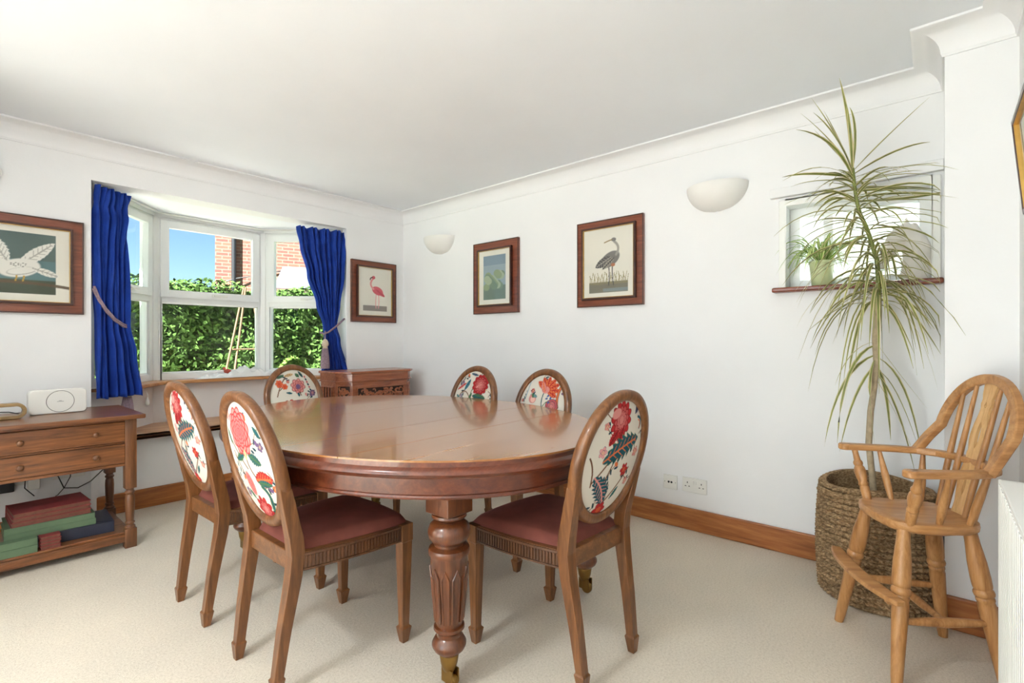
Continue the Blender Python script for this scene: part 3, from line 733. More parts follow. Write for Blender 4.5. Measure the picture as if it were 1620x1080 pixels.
rt = thing('router', 'white upright internet router with a ring on its front', 'router', (.448, 3.72, SBT), math.radians(4))
def rrect(w, h, r, n=6):
    out = []
    for cx_, cy_, a0 in ((w/2-r,h/2-r,0),(-w/2+r,h/2-r,PI/2),(-w/2+r,-h/2+r,PI),(w/2-r,-h/2+r,1.5*PI)):
        for i in range(n+1): out.append((cx_+r*math.cos(a0+i*PI/2/n), cy_+r*math.sin(a0+i*PI/2/n)))
    return out
m = MB(); m.M = Matrix.Translation((0,0,.068)) @ Matrix.Rotation(PI/2, 4, 'X'); m.prism(rrect(.245,.134,.022), -.02, .02)
rb = obj('casing', m, M['white'], rt, .006, local=True, seg=3)
m = MB(); m.M = Matrix.Translation((.008,-.0208,.068)) @ Matrix.Rotation(PI/2, 4, 'X')
m.loft([[(r*math.cos(2*PI*i/48), r*math.sin(2*PI*i/48), z) for i in range(48)] for r, z in ((.0575,0),(.0595,0),(.0595,.0008),(.0575,.0008))], cap=False, loop=True)
obj('front_ring', m, M['black'], rb, local=True)
m = MB(); m.box(-.006,.022,-.0214,-.0206,.0655,.0680); m.box(.002,.014,-.0214,-.0206,.0705,.0725); obj('logo', m, plain('grey_ink', rgb(150,150,150), .5), rb, local=True)

lp = thing('table_lamp', 'small lamp on a curved wooden loop with a clear glass chimney', 'lamp', (.185, 3.62, SBT))
M['loopw'] = wood('ash_loop', rgb(112,86,50), rgb(148,118,74), rgb(172,144,100), 'x', .45, .1, 1)
def stadium(hw, r, n=14):
    return [(hw+r*math.cos(a), r*math.sin(a)) for a in [(-PI/2+PI*i/n) for i in range(n+1)]]+[(-hw+r*math.cos(a), r*math.sin(a)) for a in [(PI/2+PI*i/n) for i in range(n+1)]]
s1, s2 = stadium(.09,.040), stadium(.09,.024)
m = MB(); rings = []
for (a, b), (c_, d_) in zip(s1, s2): rings.append([(a,-.028,b+.041),(a,.028,b+.041),(c_,.028,d_+.041),(c_,-.028,d_+.041)])
m.loft(rings, loop=True); obj('loop_base', m, M['loopw'], lp, .003, local=True)
m = MB(); m.lathe([(.026,.081),(.030,.084),(.030,.092),(.020,.096),(.012,.10)], 18, (-.02,0,0)); obj('burner', m, M['chrome'], lp, 0, 40, local=True)
m = MB(); m.lathe([(.033,.092),(.034,.10),(.034,.235),(.032,.235),(.032,.10)], 24, (-.02,0,0)); obj('glass_chimney', m, glass('clear_glass', (.93,.95,.95)), lp, 0, 40, local=True)
m = MB(); m.tube([(-.02,.03,.06),(.02,.05,.035),(.07,.08,.028),(.11,.12,.012),(.12,.2,.006)], .0028, 6); obj('lamp_cord', m, M['cable'], lp, 0, 60, local=True)

# wall sockets with plugs behind the side table
def socket(name, label, cx_, cz, double, wall, off_=0):
    """wall 'R': on the right wall at y=cx_; 'B': on the back wall at x=cx_"""
    t = thing(name, label, 'socket', (XW, cx_, cz) if wall == 'R' else (cx_, YB, cz), -PI/2 if wall == 'R' else 0)
    w_ = .146 if double else .087
    m = MB(); m.box(-w_/2, w_/2, -.010, 0, -.043, .043); pl = obj('face_plate', m, M['white'], t, .0025, local=True)
    h = MB()
    if double == 2:
        for c_ in (-.013, .013):
            h.M = Matrix.Translation((c_, -.0103, 0)) @ Matrix.Rotation(PI/2, 4, 'X'); h.lathe([(.0035,0),(.007,.0),(.007,.001),(.0035,.001)], 12)
    elif double == 1:
        for c_ in (-.042, .042):
            for (a, b, ww, hh) in ((0,.014,.0022,.005),(-.011,-.008,.0042,.0022),(.011,-.008,.0042,.0022)): h.box(c_+a-ww, c_+a+ww, -.0106, -.0098, b-hh, b+hh)
        s = MB(); s.box(-.012,-.002,-.0155,-.010,.004,.026); s.box(.002,.012,-.0155,-.010,.004,.026); obj('rocker', s, M['white'], pl, .001, local=True)
    else:
        for c_ in (-.009, .009):
            h.M = Matrix.Translation((c_, -.0100, 0)) @ Matrix.Rotation(PI/2, 4, 'X'); h.lathe([(.0065,.0),(.0065,.0012)], 14)
        h.M = Matrix()
        for c_ in (-.034, .034): h.box(c_-.002, c_+.002, -.0104, -.0098, -.002, .002)
    obj('socket_hole', h, M['black'], pl, local=True)
    return t
socket('aerial_socket', 'white square aerial socket left of the double power socket', 1.272, .265, 0, 'R')
socket('power_socket', 'white double power socket low on the wall beside the aerial socket', 1.122, .269, 1, 'R')
socket('power_socket', 'white double power socket behind the side table holding a black plug', .30, .36, 1, 'B')
socket('power_socket', 'white double power socket behind the side table, nearer the bay', .53, .36, 1, 'B')
t = thing('plug_adapter', 'black plug adapter in the socket behind the side table', 'plug', (.262, YB-.0105, .34))
obj('adapter_body', MB().box(-.03, .03, -.045, 0, -.045, .04), M['black'], t, .005, local=True)
t = thing('plug_adapter', 'white plug adapter with a dark lead behind the side table', 'plug', (.372, YB-.0105, .33))
obj('adapter_body', MB().box(-.025, .025, -.05, 0, -.04, .045), M['white'], t, .005, local=True)
m = MB(); m.tube([(.01,-.03,.045),(.0,-.05,.075),(-.035,-.05,.05),(-.04,-.06,-.02),(0,-.05,-.075)], .003, 6); obj('lead', m, M['cable'], t, 0, 60, local=True)
m = MB(); m.tube([(.47,3.94,.36),(.5,3.92,.27),(.56,3.9,.262),(.62,3.9,.29),(.70,3.93,.36),(.735,3.95,.42),(.74,3.955,.47)], .003, 6)
tag(obj('power_lead', m, M['cable'], None, 0, 60), 'thin dark power lead looping behind the back leg of the side table', 'cable')
m = MB(); m.tube([(.535,3.955,.36),(.53,3.93,.33),(.50,3.92,.27),(.47,3.9,.24),(.46,3.9,.235)], .0022, 6)
tag(obj('power_lead', m, M['cable'], None, 0, 60), 'thin dark lead hanging from the socket nearer the bay', 'cable')

# ---------------------------------------------------------------- carved corner cabinet
cb = thing('carved_cabinet', 'carved rosewood cabinet with chamfered corners in the corner by the bay', 'cabinet', (2.45, 3.76, 0))
CP = [(2.08,3.915), (2.08,3.655), (2.17,3.555), (2.75,3.555), (2.83,3.63), (2.83,3.915)]
def inset(poly, d):
    cx_ = sum(p[0] for p in poly)/len(poly); cy_ = sum(p[1] for p in poly)/len(poly)
    return [(p[0]-d*(1 if p[0] > cx_ else -1), p[1]-(d if p[1] < 3.8 else 0)*(-1)) for p in poly]
obj('cabinet_top', MB().prism(CP, .874, .893), M['cab'], cb, .005)
obj('frieze', MB().prism(inset(CP,.016), .815, .874), M['cab'], cb, .002)
obj('bead_moulding', MB().prism(inset(CP,.008), .806, .816), M['cab'], cb, .003)
ci = inset(CP, .022)
obj('body', MB().prism(ci, .10, .806), M['cab'], cb, .003)
obj('plinth', MB().prism(inset(CP,.010), 0, .10), M['cab'], cb, .006)
rnd = random.Random(3)
def carved(A, B, z0, z1, name, margin=.045, fill=True, slats=0):
    A = Vector((*A,0)); B = Vector((*B,0)); d = (B-A); L = d.length; d.normalize(); nv = Vector((d.y,-d.x,0))
    Mx = Matrix(((d.x,nv.x,0,A.x),(d.y,nv.y,0,A.y),(0,0,1,0),(0,0,0,1)))
    if L < .05: return
    mg = min(margin, L*.22); a0, a1, b0, b1 = mg, L-mg, z0+mg*.8, z1-mg*.8
    m = MB(); m.M = Mx; m.box(a0, a1, .0, .003, b0, b1); p = obj(name, m, M['cabdark'], cb)
    r = MB(); r.M = Mx; q = .008
    for (x0,x1,za,zb_) in ((a0-q,a1+q,b1,b1+q),(a0-q,a1+q,b0-q,b0),(a0-q,a0,b0,b1),(a1,a1+q,b0,b1)): r.box(x0,x1,.0,.010,za,zb_)
    obj('panel_moulding', r, M['cab'], p, .002)
    c = MB(); c.M = Mx
    if slats:
        for i in range(slats):
            x = a0+(a1-a0)*(i+.5)/slats; c.box(x-.007, x+.007, .003, .010, b0, b1)
    else:
        area_ = (a1-a0)*(b1-b0)
        for i in range(int(area_*1800)+4):     # scrolling leaves and stems in relief
            x, z = rnd.uniform(a0+.02, a1-.02), rnd.uniform(b0+.02, b1-.02); th = rnd.uniform(0, 2*PI); R_ = rnd.uniform(.012,.028); sp = rnd.choice((-1,1))
            path = []
            for k in range(7):
                al = th+sp*k*.55; rr_ = R_*(1-k*.09); path.append((min(a1,max(a0,x+rr_*math.cos(al))), .006, min(b1,max(b0,z+rr_*math.sin(al)))))
            c.tube(path, [.003+.0035*math.sin(PI*(k+.6)/7) for k in range(7)], 5)
    obj('carving', c, M['cab'], p, 0, 50)
carved(ci[2], ci[3], .60, .79, 'carved_panel'); carved(ci[2], ci[3], .14, .58, 'carved_panel')
carved(ci[1], ci[2], .60, .79, 'carved_panel', .02); carved(ci[1], ci[2], .14, .58, 'carved_panel', .02)
carved(ci[3], ci[4], .60, .79, 'carved_panel', .02)
carved(ci[0], ci[1], .60, .79, 'carved_panel', .035, True, 4); carved(ci[0], ci[1], .14, .58, 'carved_panel', .035)

# ---------------------------------------------------------------- curtains
def curtain(name, label, rows, n_pl, seedv, lining=True):
    """rows: (z, left xy, right xy, pleat depth); a pleated sheet between them"""
    t = thing(name, label, 'curtain', (rows[-1][1][0], rows[-1][1][1], rows[-1][0]))
    r = random.Random(seedv); ph = [r.uniform(0, 6) for _ in range(4)]
    nu, nv = 110, 60; V = []
    zs_ = [q[0] for q in rows]
    for j in range(nv):
        z = zs_[0]+(zs_[-1]-zs_[0])*j/(nv-1)
        k = 0
        while k < len(rows)-2 and z < rows[k+1][0]: k += 1
        a, b = rows[k], rows[k+1]; f = (z-a[0])/(b[0]-a[0]); f = f*f*(3-2*f)
        L = Vector(a[1]).lerp(Vector(b[1]), f); R = Vector(a[2]).lerp(Vector(b[2]), f); A = a[3]+(b[3]-a[3])*f
        d = (R-L); nv_ = Vector((d.y, -d.x)).normalized()
        for i in range(nu):
            u = i/(nu-1); w_ = 2*PI*n_pl*u
            dz_ = zs_[0]-z
            head = max(0, 1-dz_/.14); pinch = math.exp(-((dz_-.12)/.035)**2)
            s = math.sin(w_+.9*math.sin(w_*.5+ph[0])+(.9*math.sin(z*2.2+ph[1])+1.1*u*math.sin(z*1.7+ph[2]))*(1-head))
            s = math.copysign(abs(s)**.6, s)+.45*math.sin(w_*.37+ph[2]+z*1.3)*(1-head)+.25*math.sin(w_*2.3+ph[3]+z*3)*(1-head)
            p = L+d*u+nv_*A*s*(1-.55*pinch)+nv_*.010*head*math.cos(w_*2)
            V.append((p.x, p.y, z+.006*math.sin(w_*.5+ph[3])))
    F = [(j*nu+i, j*nu+i+1, (j+1)*nu+i+1, (j+1)*nu+i) for j in range(nv-1) for i in range(nu-1)]
    n = len(V)
    m = MB(); m.add(V, F)
    o = obj('curtain_fabric', m, M['blue'], t, 0, 80)
    sm = o.modifiers.new('thickness', 'SOLIDIFY'); sm.thickness = .004
    return t, rows
ct, _ = curtain('curtain', 'blue velvet curtain tied back at the left end of the bay', [
    (2.115,(.662,4.01),(.852,4.15),.026),(1.98,(.655,4.005),(.850,4.14),.026),(1.75,(.650,4.0),(.828,4.105),.026),(1.45,(.648,3.99),(.822,4.085),.030),(1.25,(.652,3.985),(.825,4.07),.026),(1.05,(.650,3.985),(.862,4.07),.032),(.775,(.648,3.985),(.905,4.075),.026)], 5, 2)
m = MB()
m.tube([(.645,3.965,1.475),(.668,3.952,1.40),(.70,3.955,1.34),(.75,3.985,1.28),(.80,4.02,1.245),(.84,4.07,1.235)], .0075, 8); m.tube([(.640,3.975,1.46),(.668,3.955,1.385),(.70,3.955,1.325),(.75,3.985,1.268),(.80,4.02,1.232),(.835,4.06,1.224)], .0065, 8)
obj('tieback_cord', m, M['rope'], ct, 0, 60)
ct2, _ = curtain('curtain', 'blue velvet curtain tied back at the right end of the bay by the cabinet', [
    (2.105,(1.985,4.10),(2.372,4.005),0.023),(1.95,(2.01,4.09),(2.372,4.0),0.023),(1.70,(2.055,4.06),(2.355,3.995),0.026),(1.45,(2.12,4.03),(2.318,3.995),0.023),(1.27,(2.165,4.0),(2.285,3.985),0.018),(1.15,(2.175,4.0),(2.32,3.985),0.023),(.86,(2.165,4.01),(2.40,3.97),0.022),(.80,(2.16,4.01),(2.41,3.97),0.022)], 8, 5)
m = MB()
m.tube([(2.36,3.985,1.335),(2.31,3.955,1.305),(2.25,3.955,1.255),(2.20,3.965,1.215),(2.165,3.98,1.20),(2.15,4.02,1.215)], .008, 8); obj('tieback_cord', m, M['rope'], ct2, 0, 60)
def tassel(parent, x, y, z, L, cord):
    m = MB(); m.tube([(x, y, z+cord), (x, y, z)], .005, 6); obj('tassel_cord', m, M['rope'], parent)
    m = MB(); m.lathe([(.006,.0),(.014,-.004),(.024,-.018),(.029,-.036),(.027,-.054),(.018,-.066),(.022,-.072),(.022,-.078)], 18, (x, y, z)); obj('tassel_head', m, M['ropeball'], parent, 0, 50)
    m = MB(); rings = []
    for k in range(9):
        zz = z-.078-L*k/8; r0 = .021+.013*math.sin(PI*.55*k/8)
        rings.append([(x+(r0+(.0025 if i % 2 else -.0015))*math.cos(2*PI*i/40), y+(r0+(.0025 if i % 2 else -.0015))*math.sin(2*PI*i/40), zz) for i in range(40)])
    m.loft(rings); obj('tassel_fringe', m, M['rope'], parent, 0, 30)
tassel(ct2, 2.158, 3.945, 1.155, .17, .07)
tassel(ct, .84, 4.105, .845, .125, .05)
tr = MB(); fr_ = off(BP, .075)
tr.tube([(.66,4.01,2.118),(fr_[1][0],fr_[1][1],2.118),(fr_[2][0],fr_[2][1],2.118),(2.36,4.02,2.118)], .007, 8)
tag(obj('curtain_rail', tr, M['white'], None, 0, 60), 'thin white curtain rail following the bay under its soffit', 'curtain rail')

# things on and under the window board
zb_ = .8345
nu, nv = 46, 16; rnd = random.Random(11); V = []
for j in range(nv):
    for i in range(nu):
        u, v = i/(nu-1), j/(nv-1)
        e = max(0, (1-(2*u-1)**4)*(1-(2*v-1)**4))
        hgt = e*(.018+.05*math.exp(-((u-.62)/.2)**2)+.022*math.sin(u*23+v*5)*math.sin(v*9+u*7)+.016*math.sin(u*41-v*13))
        V.append((1.36+.66*u+.012*math.sin(v*14), 4.468+.078*v+.005*math.sin(u*30), zb_+.002+max(0, hgt)))
F = [(j*nu+i, j*nu+i+1, (j+1)*nu+i+1, (j+1)*nu+i) for j in range(nv-1) for i in range(nu-1)]
m = MB(); m.add(V, F); o = obj('crumpled_cloth', m, plain('white_cotton', rgb(240,240,238), .9, .02), None, 0, 80)
tag(o, 'crumpled white cloth lying on the window board', 'cloth')
bd_ = thing('bird_ornament', 'small red bird ornament on the window board', 'ornament', (1.62, 4.572, zb_))
M['redcer'] = plain('red_ceramic', rgb(190,84,66), .4, .1)
obj('bird_body', MB().ball((0,0,.05), (.03,.018,.02), 12), M['redcer'], bd_, 0, 80, local=True)
obj('bird_head', MB().ball((-.026,0,.074), .013, 10), M['redcer'], bd_, 0, 80, local=True)
obj('bird_tail', MB().bar([(.02,0,.05),(.055,0,.062)], [.016,.022], .005), M['redcer'], bd_, local=True)
obj('bird_stand', MB().lathe([(.018,0),(.018,.004),(.004,.008),(.004,.036)], 14), M['redcer'], bd_, 0, 50, local=True)
pc = thing('cord_pull', 'white pear-shaped cord pull hanging under the window board', 'cord pull', (.985, 4.252, .70))
obj('cord', MB().tube([(-.015,.0,.108),(-.012,0,.09),(0,0,.06),(.002,0,.035)], .0022, 6), M['white'], pc, local=True)
obj('pull_weight', MB().lathe([(.003,.040),(.006,.032),(.013,.015),(.016,0),(.013,-.012),(.004,-.019)], 16), M['white'], pc, 0, 60, local=True)

# ---------------------------------------------------------------- wall uplighters
def sconce(x, y, z, wall, label):
    t = thing('wall_light', label, 'wall light', (x, y, z), {'R': PI, 'B': -PI/2}[wall], 'plaster wall uplighters')
    m = MB(); n = 12; rings = []; hw, dp, hh = .172, .15, .145     # half bowl, open above; +x points into the room
    for inn_ in (0, 1):
        rr = []
        for i in range(n+1):
            f = i/n; k = math.sqrt(max(0, 1-(1-f)**2)) if True else f
            s = (.06+.94*k)-(.05 if inn_ else 0); s = max(s, .02)
            rr.append([(dp*s*math.cos(-PI/2+PI*j/24)+.001, hw*s*math.sin(-PI/2+PI*j/24), -hh+hh*f+(.006 if inn_ and i < n else 0)) for j in range(25)])
        rings += rr if not inn_ else rr[::-1]
    m.loft(rings, cap=False, closed=False); obj('bowl', m, M['plaster'], t, 0, 50, local=True)
    obj('back_plate', MB().box(.0005,.008,-.05,.05,-.10,-.02), M['plaster'], t, .002, local=True)
    m = MB(); m.lathe([(.012,-.09),(.012,-.06),(.02,-.05),(.026,-.03),(.02,-.012),(.006,-.004)], 14, (.06,0,0)); obj('bulb', m, plain('opal_bulb', rgb(236,234,228), .4, .01), t, 0, 50, local=True)
sconce(XW, 3.41, 2.065, 'R', 'white plaster half-bowl wall light left of the small landscape picture')
sconce(XW, .99, 2.035, 'R', 'white plaster half-bowl wall light between the grey bird picture and the small window')
sconce(.075, YB, 2.09, 'B', 'white plaster half-bowl wall light above the left picture, mostly out of view')

# ---------------------------------------------------------------- framed prints
def picture(label, wall, c, w_, h_, prt, mount=.05, frame=.05, tilt=0, mats=None, N=170, group='mahogany framed prints'):
    """wall R: faces -x at XW, centre (y,z); B: faces -y at YB, centre (x,z); F: faces +y at YF"""
    loc, rz = {'R': ((XW, c[0], c[1]), -PI/2), 'B': ((c[0], YB, c[1]), 0), 'F': ((c[0], YF, c[1]), PI)}[wall]
    t = thing('framed_picture', label, 'picture', loc, rz, group)
    if tilt: t.matrix_basis = t.matrix_basis @ Matrix.Rotation(tilt, 4, 'X')
    a, b = w_/2, h_/2; fm, fd = mats or (M['frame'], M['framed'])
    def border(x, z, bw, y0, y1):
        m = MB()
        for s0, s1 in (((-x,-z),(x,-z)),((x,-z),(x,z)),((x,z),(-x,z)),((-x,z),(-x,-z))):
            dx, dz_ = s1[0]-s0[0], s1[1]-s0[1]; L = math.hypot(dx, dz_); nx, nz = -dz_/L, dx/L; ux, uz = dx/L, dz_/L
            P = [s0, s1, (s1[0]+(nx-ux)*bw, s1[1]+(nz-uz)*bw), (s0[0]+(nx+ux)*bw, s0[1]+(nz+uz)*bw)]
            m.add([(p[0],y0,p[1]) for p in P]+[(p[0],y1,p[1]) for p in P], [(0,1,2,3),(7,6,5,4),(0,4,5,1),(1,5,6,2),(2,6,7,3),(3,7,4,0)])
        return m
    fr_ = obj('outer_moulding', border(a, b, frame, -.022, -.001), fm, t, .003, local=True)
    obj('outer_bead', border(a+.001, b+.001, .007, -.026, -.02), fd, fr_, .0015, local=True)
    ib, iz = a-frame+.004, b-frame+.004
    obj('inner_box', border(ib, iz, .013, -.046, -.001), fd, t, .002, local=True)
    obj('inner_slip', border(ib-.012, iz-.012, .004, -.043, -.030), M['gold'], t, local=True)
    pw, ph_ = ib-.014, iz-.014
    nx = int(N*pw/max(pw,ph_)); nz = int(N*ph_/max(pw,ph_))
    U, W = np.meshgrid(np.linspace(-1,1,nx), np.linspace(-1,1,nz)); U = U.ravel(); W = W.ravel()
    p = Paint(U*pw/ph_, W, rgb(228,224,212)); prt(p, pw/ph_)
    grid_mesh('print', np.stack([U*pw, np.full(len(U), -.031), W*ph_], 1), nx, nz, p.c, M['print'], t, False)
    obj('glass', MB().box(-pw, pw, -.036, -.0345, -ph_, ph_), M['picglass'], t, local=True)
    obj('backing', MB().box(-ib+.01, ib-.01, -.028, -.001, -iz+.01, iz-.01), fd, t, local=True)
    return t
def rect(p, x0, x1, y0, y1, c): p.put(((p.X > x0) & (p.X < x1) & (p.Y > y0) & (p.Y < y1))*1.0, c)
def pr_white_bird(p, r):       # plain stand-in: a pale bird on a branch against slate green
    rect(p, -r*.80, r*.80, -.80, .84, rgb(86,104,100)); rect(p, -r*.80, r*.80, -.80, -.42, rgb(74,82,66)); rect(p, -r*.80, r*.80, -.42, .1, rgb(92,122,124))
    W_, G_, K_ = rgb(226,224,216), rgb(170,168,160), rgb(70,66,60); X0 = p.X; p.X = p.X-.42
    p.curve((-r*.7,-.55),(0,-.42),(r*.75,-.6),.05,rgb(96,80,60))
    p.leaf((.0,-.1),(.75,.62),.17,W_,G_,.12,9); p.leaf((-.15,.0),(-.55,.72),.2,W_,G_,.2,9)
    p.ell(.05,-.12,.42,.24,W_,.25); p.ell(-.36,-.02,.17,.14,W_); p.ell(.1,-.2,.3,.1,G_,.25); p.ell(.1,-.19,.28,.085,W_,.25)
    p.leaf((.3,-.1),(.85,-.3),.1,W_,G_,.1,6)
    p.leaf((-.5,-.03),(-.6,-.08),.03,K_,K_,0,2); p.ell(-.4,.02,.02,.02,K_)
    for k in range(14): p.ell(-.1+.045*(k % 7),-.04+.05*(k//7)-.02*(k % 3),.016,.01,K_)
    p.curve((0,-.33),(.0,-.4),(-.02,-.46),.02,rgb(190,150,60)); p.curve((.14,-.33),(.14,-.4),(.12,-.46),.02,rgb(190,150,60))
    p.X = X0
def pr_pink_bird(p, r):        # plain stand-in: an upright pink wading bird
    rect(p, -r*.72, r*.72, -.80, -.58, rgb(140,132,126)); 
    C_, D_ = rgb(206,94,104), rgb(226,150,150)
    p.curve((.05,-.12),(.02,-.4),(.04,-.68),.022,D_); p.curve((.16,-.12),(.2,-.4),(.16,-.68),.022,D_)
    p.ell(.12,.05,.28,.17,C_,-.35); p.leaf((.05,.1),(.48,-.18),.1,C_,rgb(170,60,70),.15,6)
    p.curve((-.08,.12),(-.34,.3),(-.1,.55),.05,D_); p.ell(-.08,.6,.085,.07,C_); p.curve((-.14,.6),(-.24,.58),(-.24,.5),.03,rgb(80,50,50))
def pr_grey_bird(p, r):        # plain stand-in: an upright grey wading bird among grass
    rect(p, -r*.78, r*.78, -.86, -.56, rgb(126,122,108)); rect(p, -r*.2, r*.78, -.84, -.74, rgb(130,140,140))
    G_, D_ = rgb(128,126,122), rgb(86,84,84)
    for k in range(34):
        x = -r*.74+r*1.48*k/33; p.curve((x,-.62),(x+.02,-.5),(x+.09*math.sin(k*2.3),-.34+.07*math.sin(k*1.7)),.010,rgb(150,140,96))
    p.curve((.02,-.1),(.06,-.4),(.02,-.66),.018,D_); p.curve((.14,-.1),(.12,-.4),(.18,-.66),.018,D_)
    p.ell(.06,.08,.34,.2,G_,.5); p.leaf((.1,.15),(-.42,-.12),.14,D_,rgb(160,156,148),.15,7); p.leaf((.2,.12),(-.2,-.2),.08,rgb(170,164,150),D_,.1)
    p.curve((.26,.2),(.42,.42),(.2,.58),.045,rgb(160,156,148)); p.ell(.18,.64,.08,.055,G_); p.curve((.12,.64),(.0,.62),(-.12,.58),.022,rgb(150,130,90))
    p.ell(.16,-.08,.07,.05,rgb(180,120,90))
def pr_land(p, r):             # soft blue-grey landscape
    rect(p, -r*.70, r*.70, -.82, .80, rgb(150,166,176)); rect(p, -r*.70, r*.70, -.82, -.3, rgb(112,128,118)); rect(p, -r*.70, r*.70, .45, .80, rgb(126,146,160))
    for k in range(24): p.ell(-r*.5+r*1.0*((k*.37) % 1), -.35+.5*((k*.61) % 1), .16, .13, (rgb(140,156,124), rgb(164,176,150), rgb(120,140,120))[k % 3])
def pr_gold(p, r):
    rect(p, -r*.9, r*.9, -.9, .9, rgb(186,178,140)); rect(p, -r*.9, r*.9, -.9, -.2, rgb(150,130,70))
    for k in range(12): p.ell(-r*.8+r*1.6*k/11, -.2+.06*math.sin(k*2), .14, .2, rgb(110,116,72))
picture('wide mahogany framed print of a white bird on a dark green ground', 'B', (.213, 1.575), .76, .555, pr_white_bird, frame=.055)
picture('mahogany framed print of a pink wading bird right of the bay', 'B', (2.645, 1.59), .475, .555, pr_pink_bird)
picture('small mahogany framed blue landscape reflecting the window', 'R', (2.735, 1.655), .49, .585, pr_land, frame=.062)
picture('mahogany framed print of a grey wading bird between the wall lights', 'R', (1.695, 1.665), .50, .585, pr_grey_bird)
picture('gilt framed picture hanging above the radiator at the right edge', 'F', (1.89, 1.665), .62, .37, pr_gold, frame=.045, tilt=math.radians(5), mats=(M['gold'], M['framed']), N=120)

# ---------------------------------------------------------------- radiator
rd = thing('radiator', 'white ribbed panel radiator under the gilt picture', 'radiator', (1.4, -.16, .12))
m = MB(); RX0, RX1, RZ0, RZ1, RY = .75, 1.905, .12, .755, -.118
n = int((RX1-RX0)/.033)
prof = []
for i in range(n):
    x = RX0+.01+(RX1-RX0-.02)*i/n; st = (RX1-RX0-.02)/n
    prof += [(x, RY-.007), (x+st*.25, RY-.007), (x+st*.38, RY), (x+st*.88, RY)]
prof = [(RX0, RY-.004)]+prof+[(RX1-.01, RY-.004), (RX1-.01, RY-.02), (RX0, RY-.02)]
m.prism(prof, RZ0+.01, RZ1-.01); obj('ribbed_panel', m, M['trimw'], rd)
obj('top_grille', MB().box(RX0, RX1, -.20, RY-.002, RZ1-.012, RZ1), M['trimw'], rd, .003)
obj('end_cover', MB().box(RX1-.01, RX1, -.20, RY, RZ0, RZ1), M['trimw'], rd, .003)
obj('rear_panel', MB().box(RX0, RX1-.012, -.20, -.185, RZ0, RZ1-.014), M['trimw'], rd, .003)
v = MB(); v.tube([(RX1+.03,-.17,.0),(RX1+.03,-.17,.16)], .0075, 10); v.tube([(RX1-.02,-.17,.16),(RX1+.03,-.17,.16)], .009, 10); v.lathe([(.016,.16),(.018,.17),(.018,.21),(.014,.215)], 14, (RX1+.03,-.17,0))
obj('valve', v, M['white'], rd, 0, 40)

# ---------------------------------------------------------------- wooden high chair (Windsor pattern)
HO = (2.305, .085); HA = math.radians(121)
hc = thing('high_chair', 'light wooden Windsor high chair with hoop back, arms and foot rest', 'high chair', (*HO, 0), HA)
def turned(p0, p1, prof, seg=16):
    """turned spindle from p0 to p1; prof: (t, radius)"""
    P0, P1 = Vector(p0), Vector(p1); d = P1-P0; L = d.length; q = d.to_track_quat('Z', 'Y').to_matrix().to_4x4()
    m = MB(); m.M = Matrix.Translation(P0) @ q; m.lathe([(r, t*L) for t, r in prof], seg); return m
LEG = [(0,.0150),(.06,.0175),(.28,.021),(.42,.0235),(.52,.0250),(.545,.0230),(.552,.0255),(.566,.0255),(.574,.0235),(.585,.0275),(.60,.029),(.615,.0275),(.626,.0235),(.634,.026),(.65,.027),(.70,.0275),(.80,.026),(.92,.0205),(1,.019)]
tops = {}
for s in (1,-1):
    for fx_, foot, top in (('f', (.150, s*.198, 0), (.085, s*.118, .493)), ('b', (-.195, s*.150, 0), (-.125, s*.098, .493))):
        tops[(fx_, s)] = (foot, top); obj('leg', turned(foot, top, LEG), M['highchair'], hc, 0, 50, local=True)
st = []
for k in range(40):
    a = 2*PI*k/40; cx_, sy_ = math.cos(a), math.sin(a)
    e = 2/3.2; x = math.copysign(abs(cx_)**e, cx_)*.152-.018; y = math.copysign(abs(sy_)**e, sy_)*(.158-.012*(cx_ < 0))
    st.append((x, y))
m = MB(); n = len(st); rings = [[(x*.93-.001, y*.93, .486) for x, y in st], [(x, y, .495) for x, y in st], [(x*1.01, y*1.01, .508) for x, y in st], [(x, y, .519) for x, y in st], [(x*.93, y*.93, .523) for x, y in st], [(x*.6, y*.6, .513) for x, y in st], [(x*.2, y*.2, .511) for x, y in st]]
m.loft(rings); obj('seat', m, M['highchairx'], hc, 0, 50, local=True)
# arm bow
AZ = .705
def bow(t):       # t -1..1 from one hand to the other
    a = t*PI*.62; return (-.065-.145*math.cos(a) if abs(t) < .8 else 0, 0)
path = []
pts = [(.115,.218),(.06,.213),(.0,.207),(-.06,.198),(-.12,.178),(-.17,.138),(-.20,.08),(-.21,0)]
full = pts+[(x,-y) for x, y in pts[-2::-1]]
ww = [.046,.044,.038,.036,.036,.038,.040,.040]; ww = ww+ww[-2::-1]
m = MB(); m.bar([(x,y,AZ) for x, y in full], ww, .024); obj('arm_bow', m, M['highchairx'], hc, .006, local=True)
for s in (1,-1):
    m = MB(); m.lathe([(.0,-.012),(.020,-.012),(.0235,-.008),(.0235,.008),(.020,.012),(.0,.012)], 16, (.118, s*.218, AZ)); obj('arm_hand', m, M['highchairx'], hc, 0, 40, local=True)
    obj('arm_post', turned((.075, s*.132, .512), (.088, s*.206, AZ-.01), [(0,.014),(.10,.0155),(.25,.0165),(.28,.014),(.30,.0175),(.34,.0175),(.37,.0145),(.44,.0185),(.55,.021),(.64,.018),(.68,.0135),(.71,.0165),(.75,.0165),(.79,.012),(.90,.0105),(1,.0105)], 14), M['highchair'], hc, 0, 50, local=True)
    obj('arm_spindle', turned((-.01, s*.134, .512), (.0, s*.203, AZ-.008), [(0,.008),(.3,.0125),(.5,.013),(.8,.009),(1,.007)], 12), M['highchair'], hc, 0, 50, local=True)
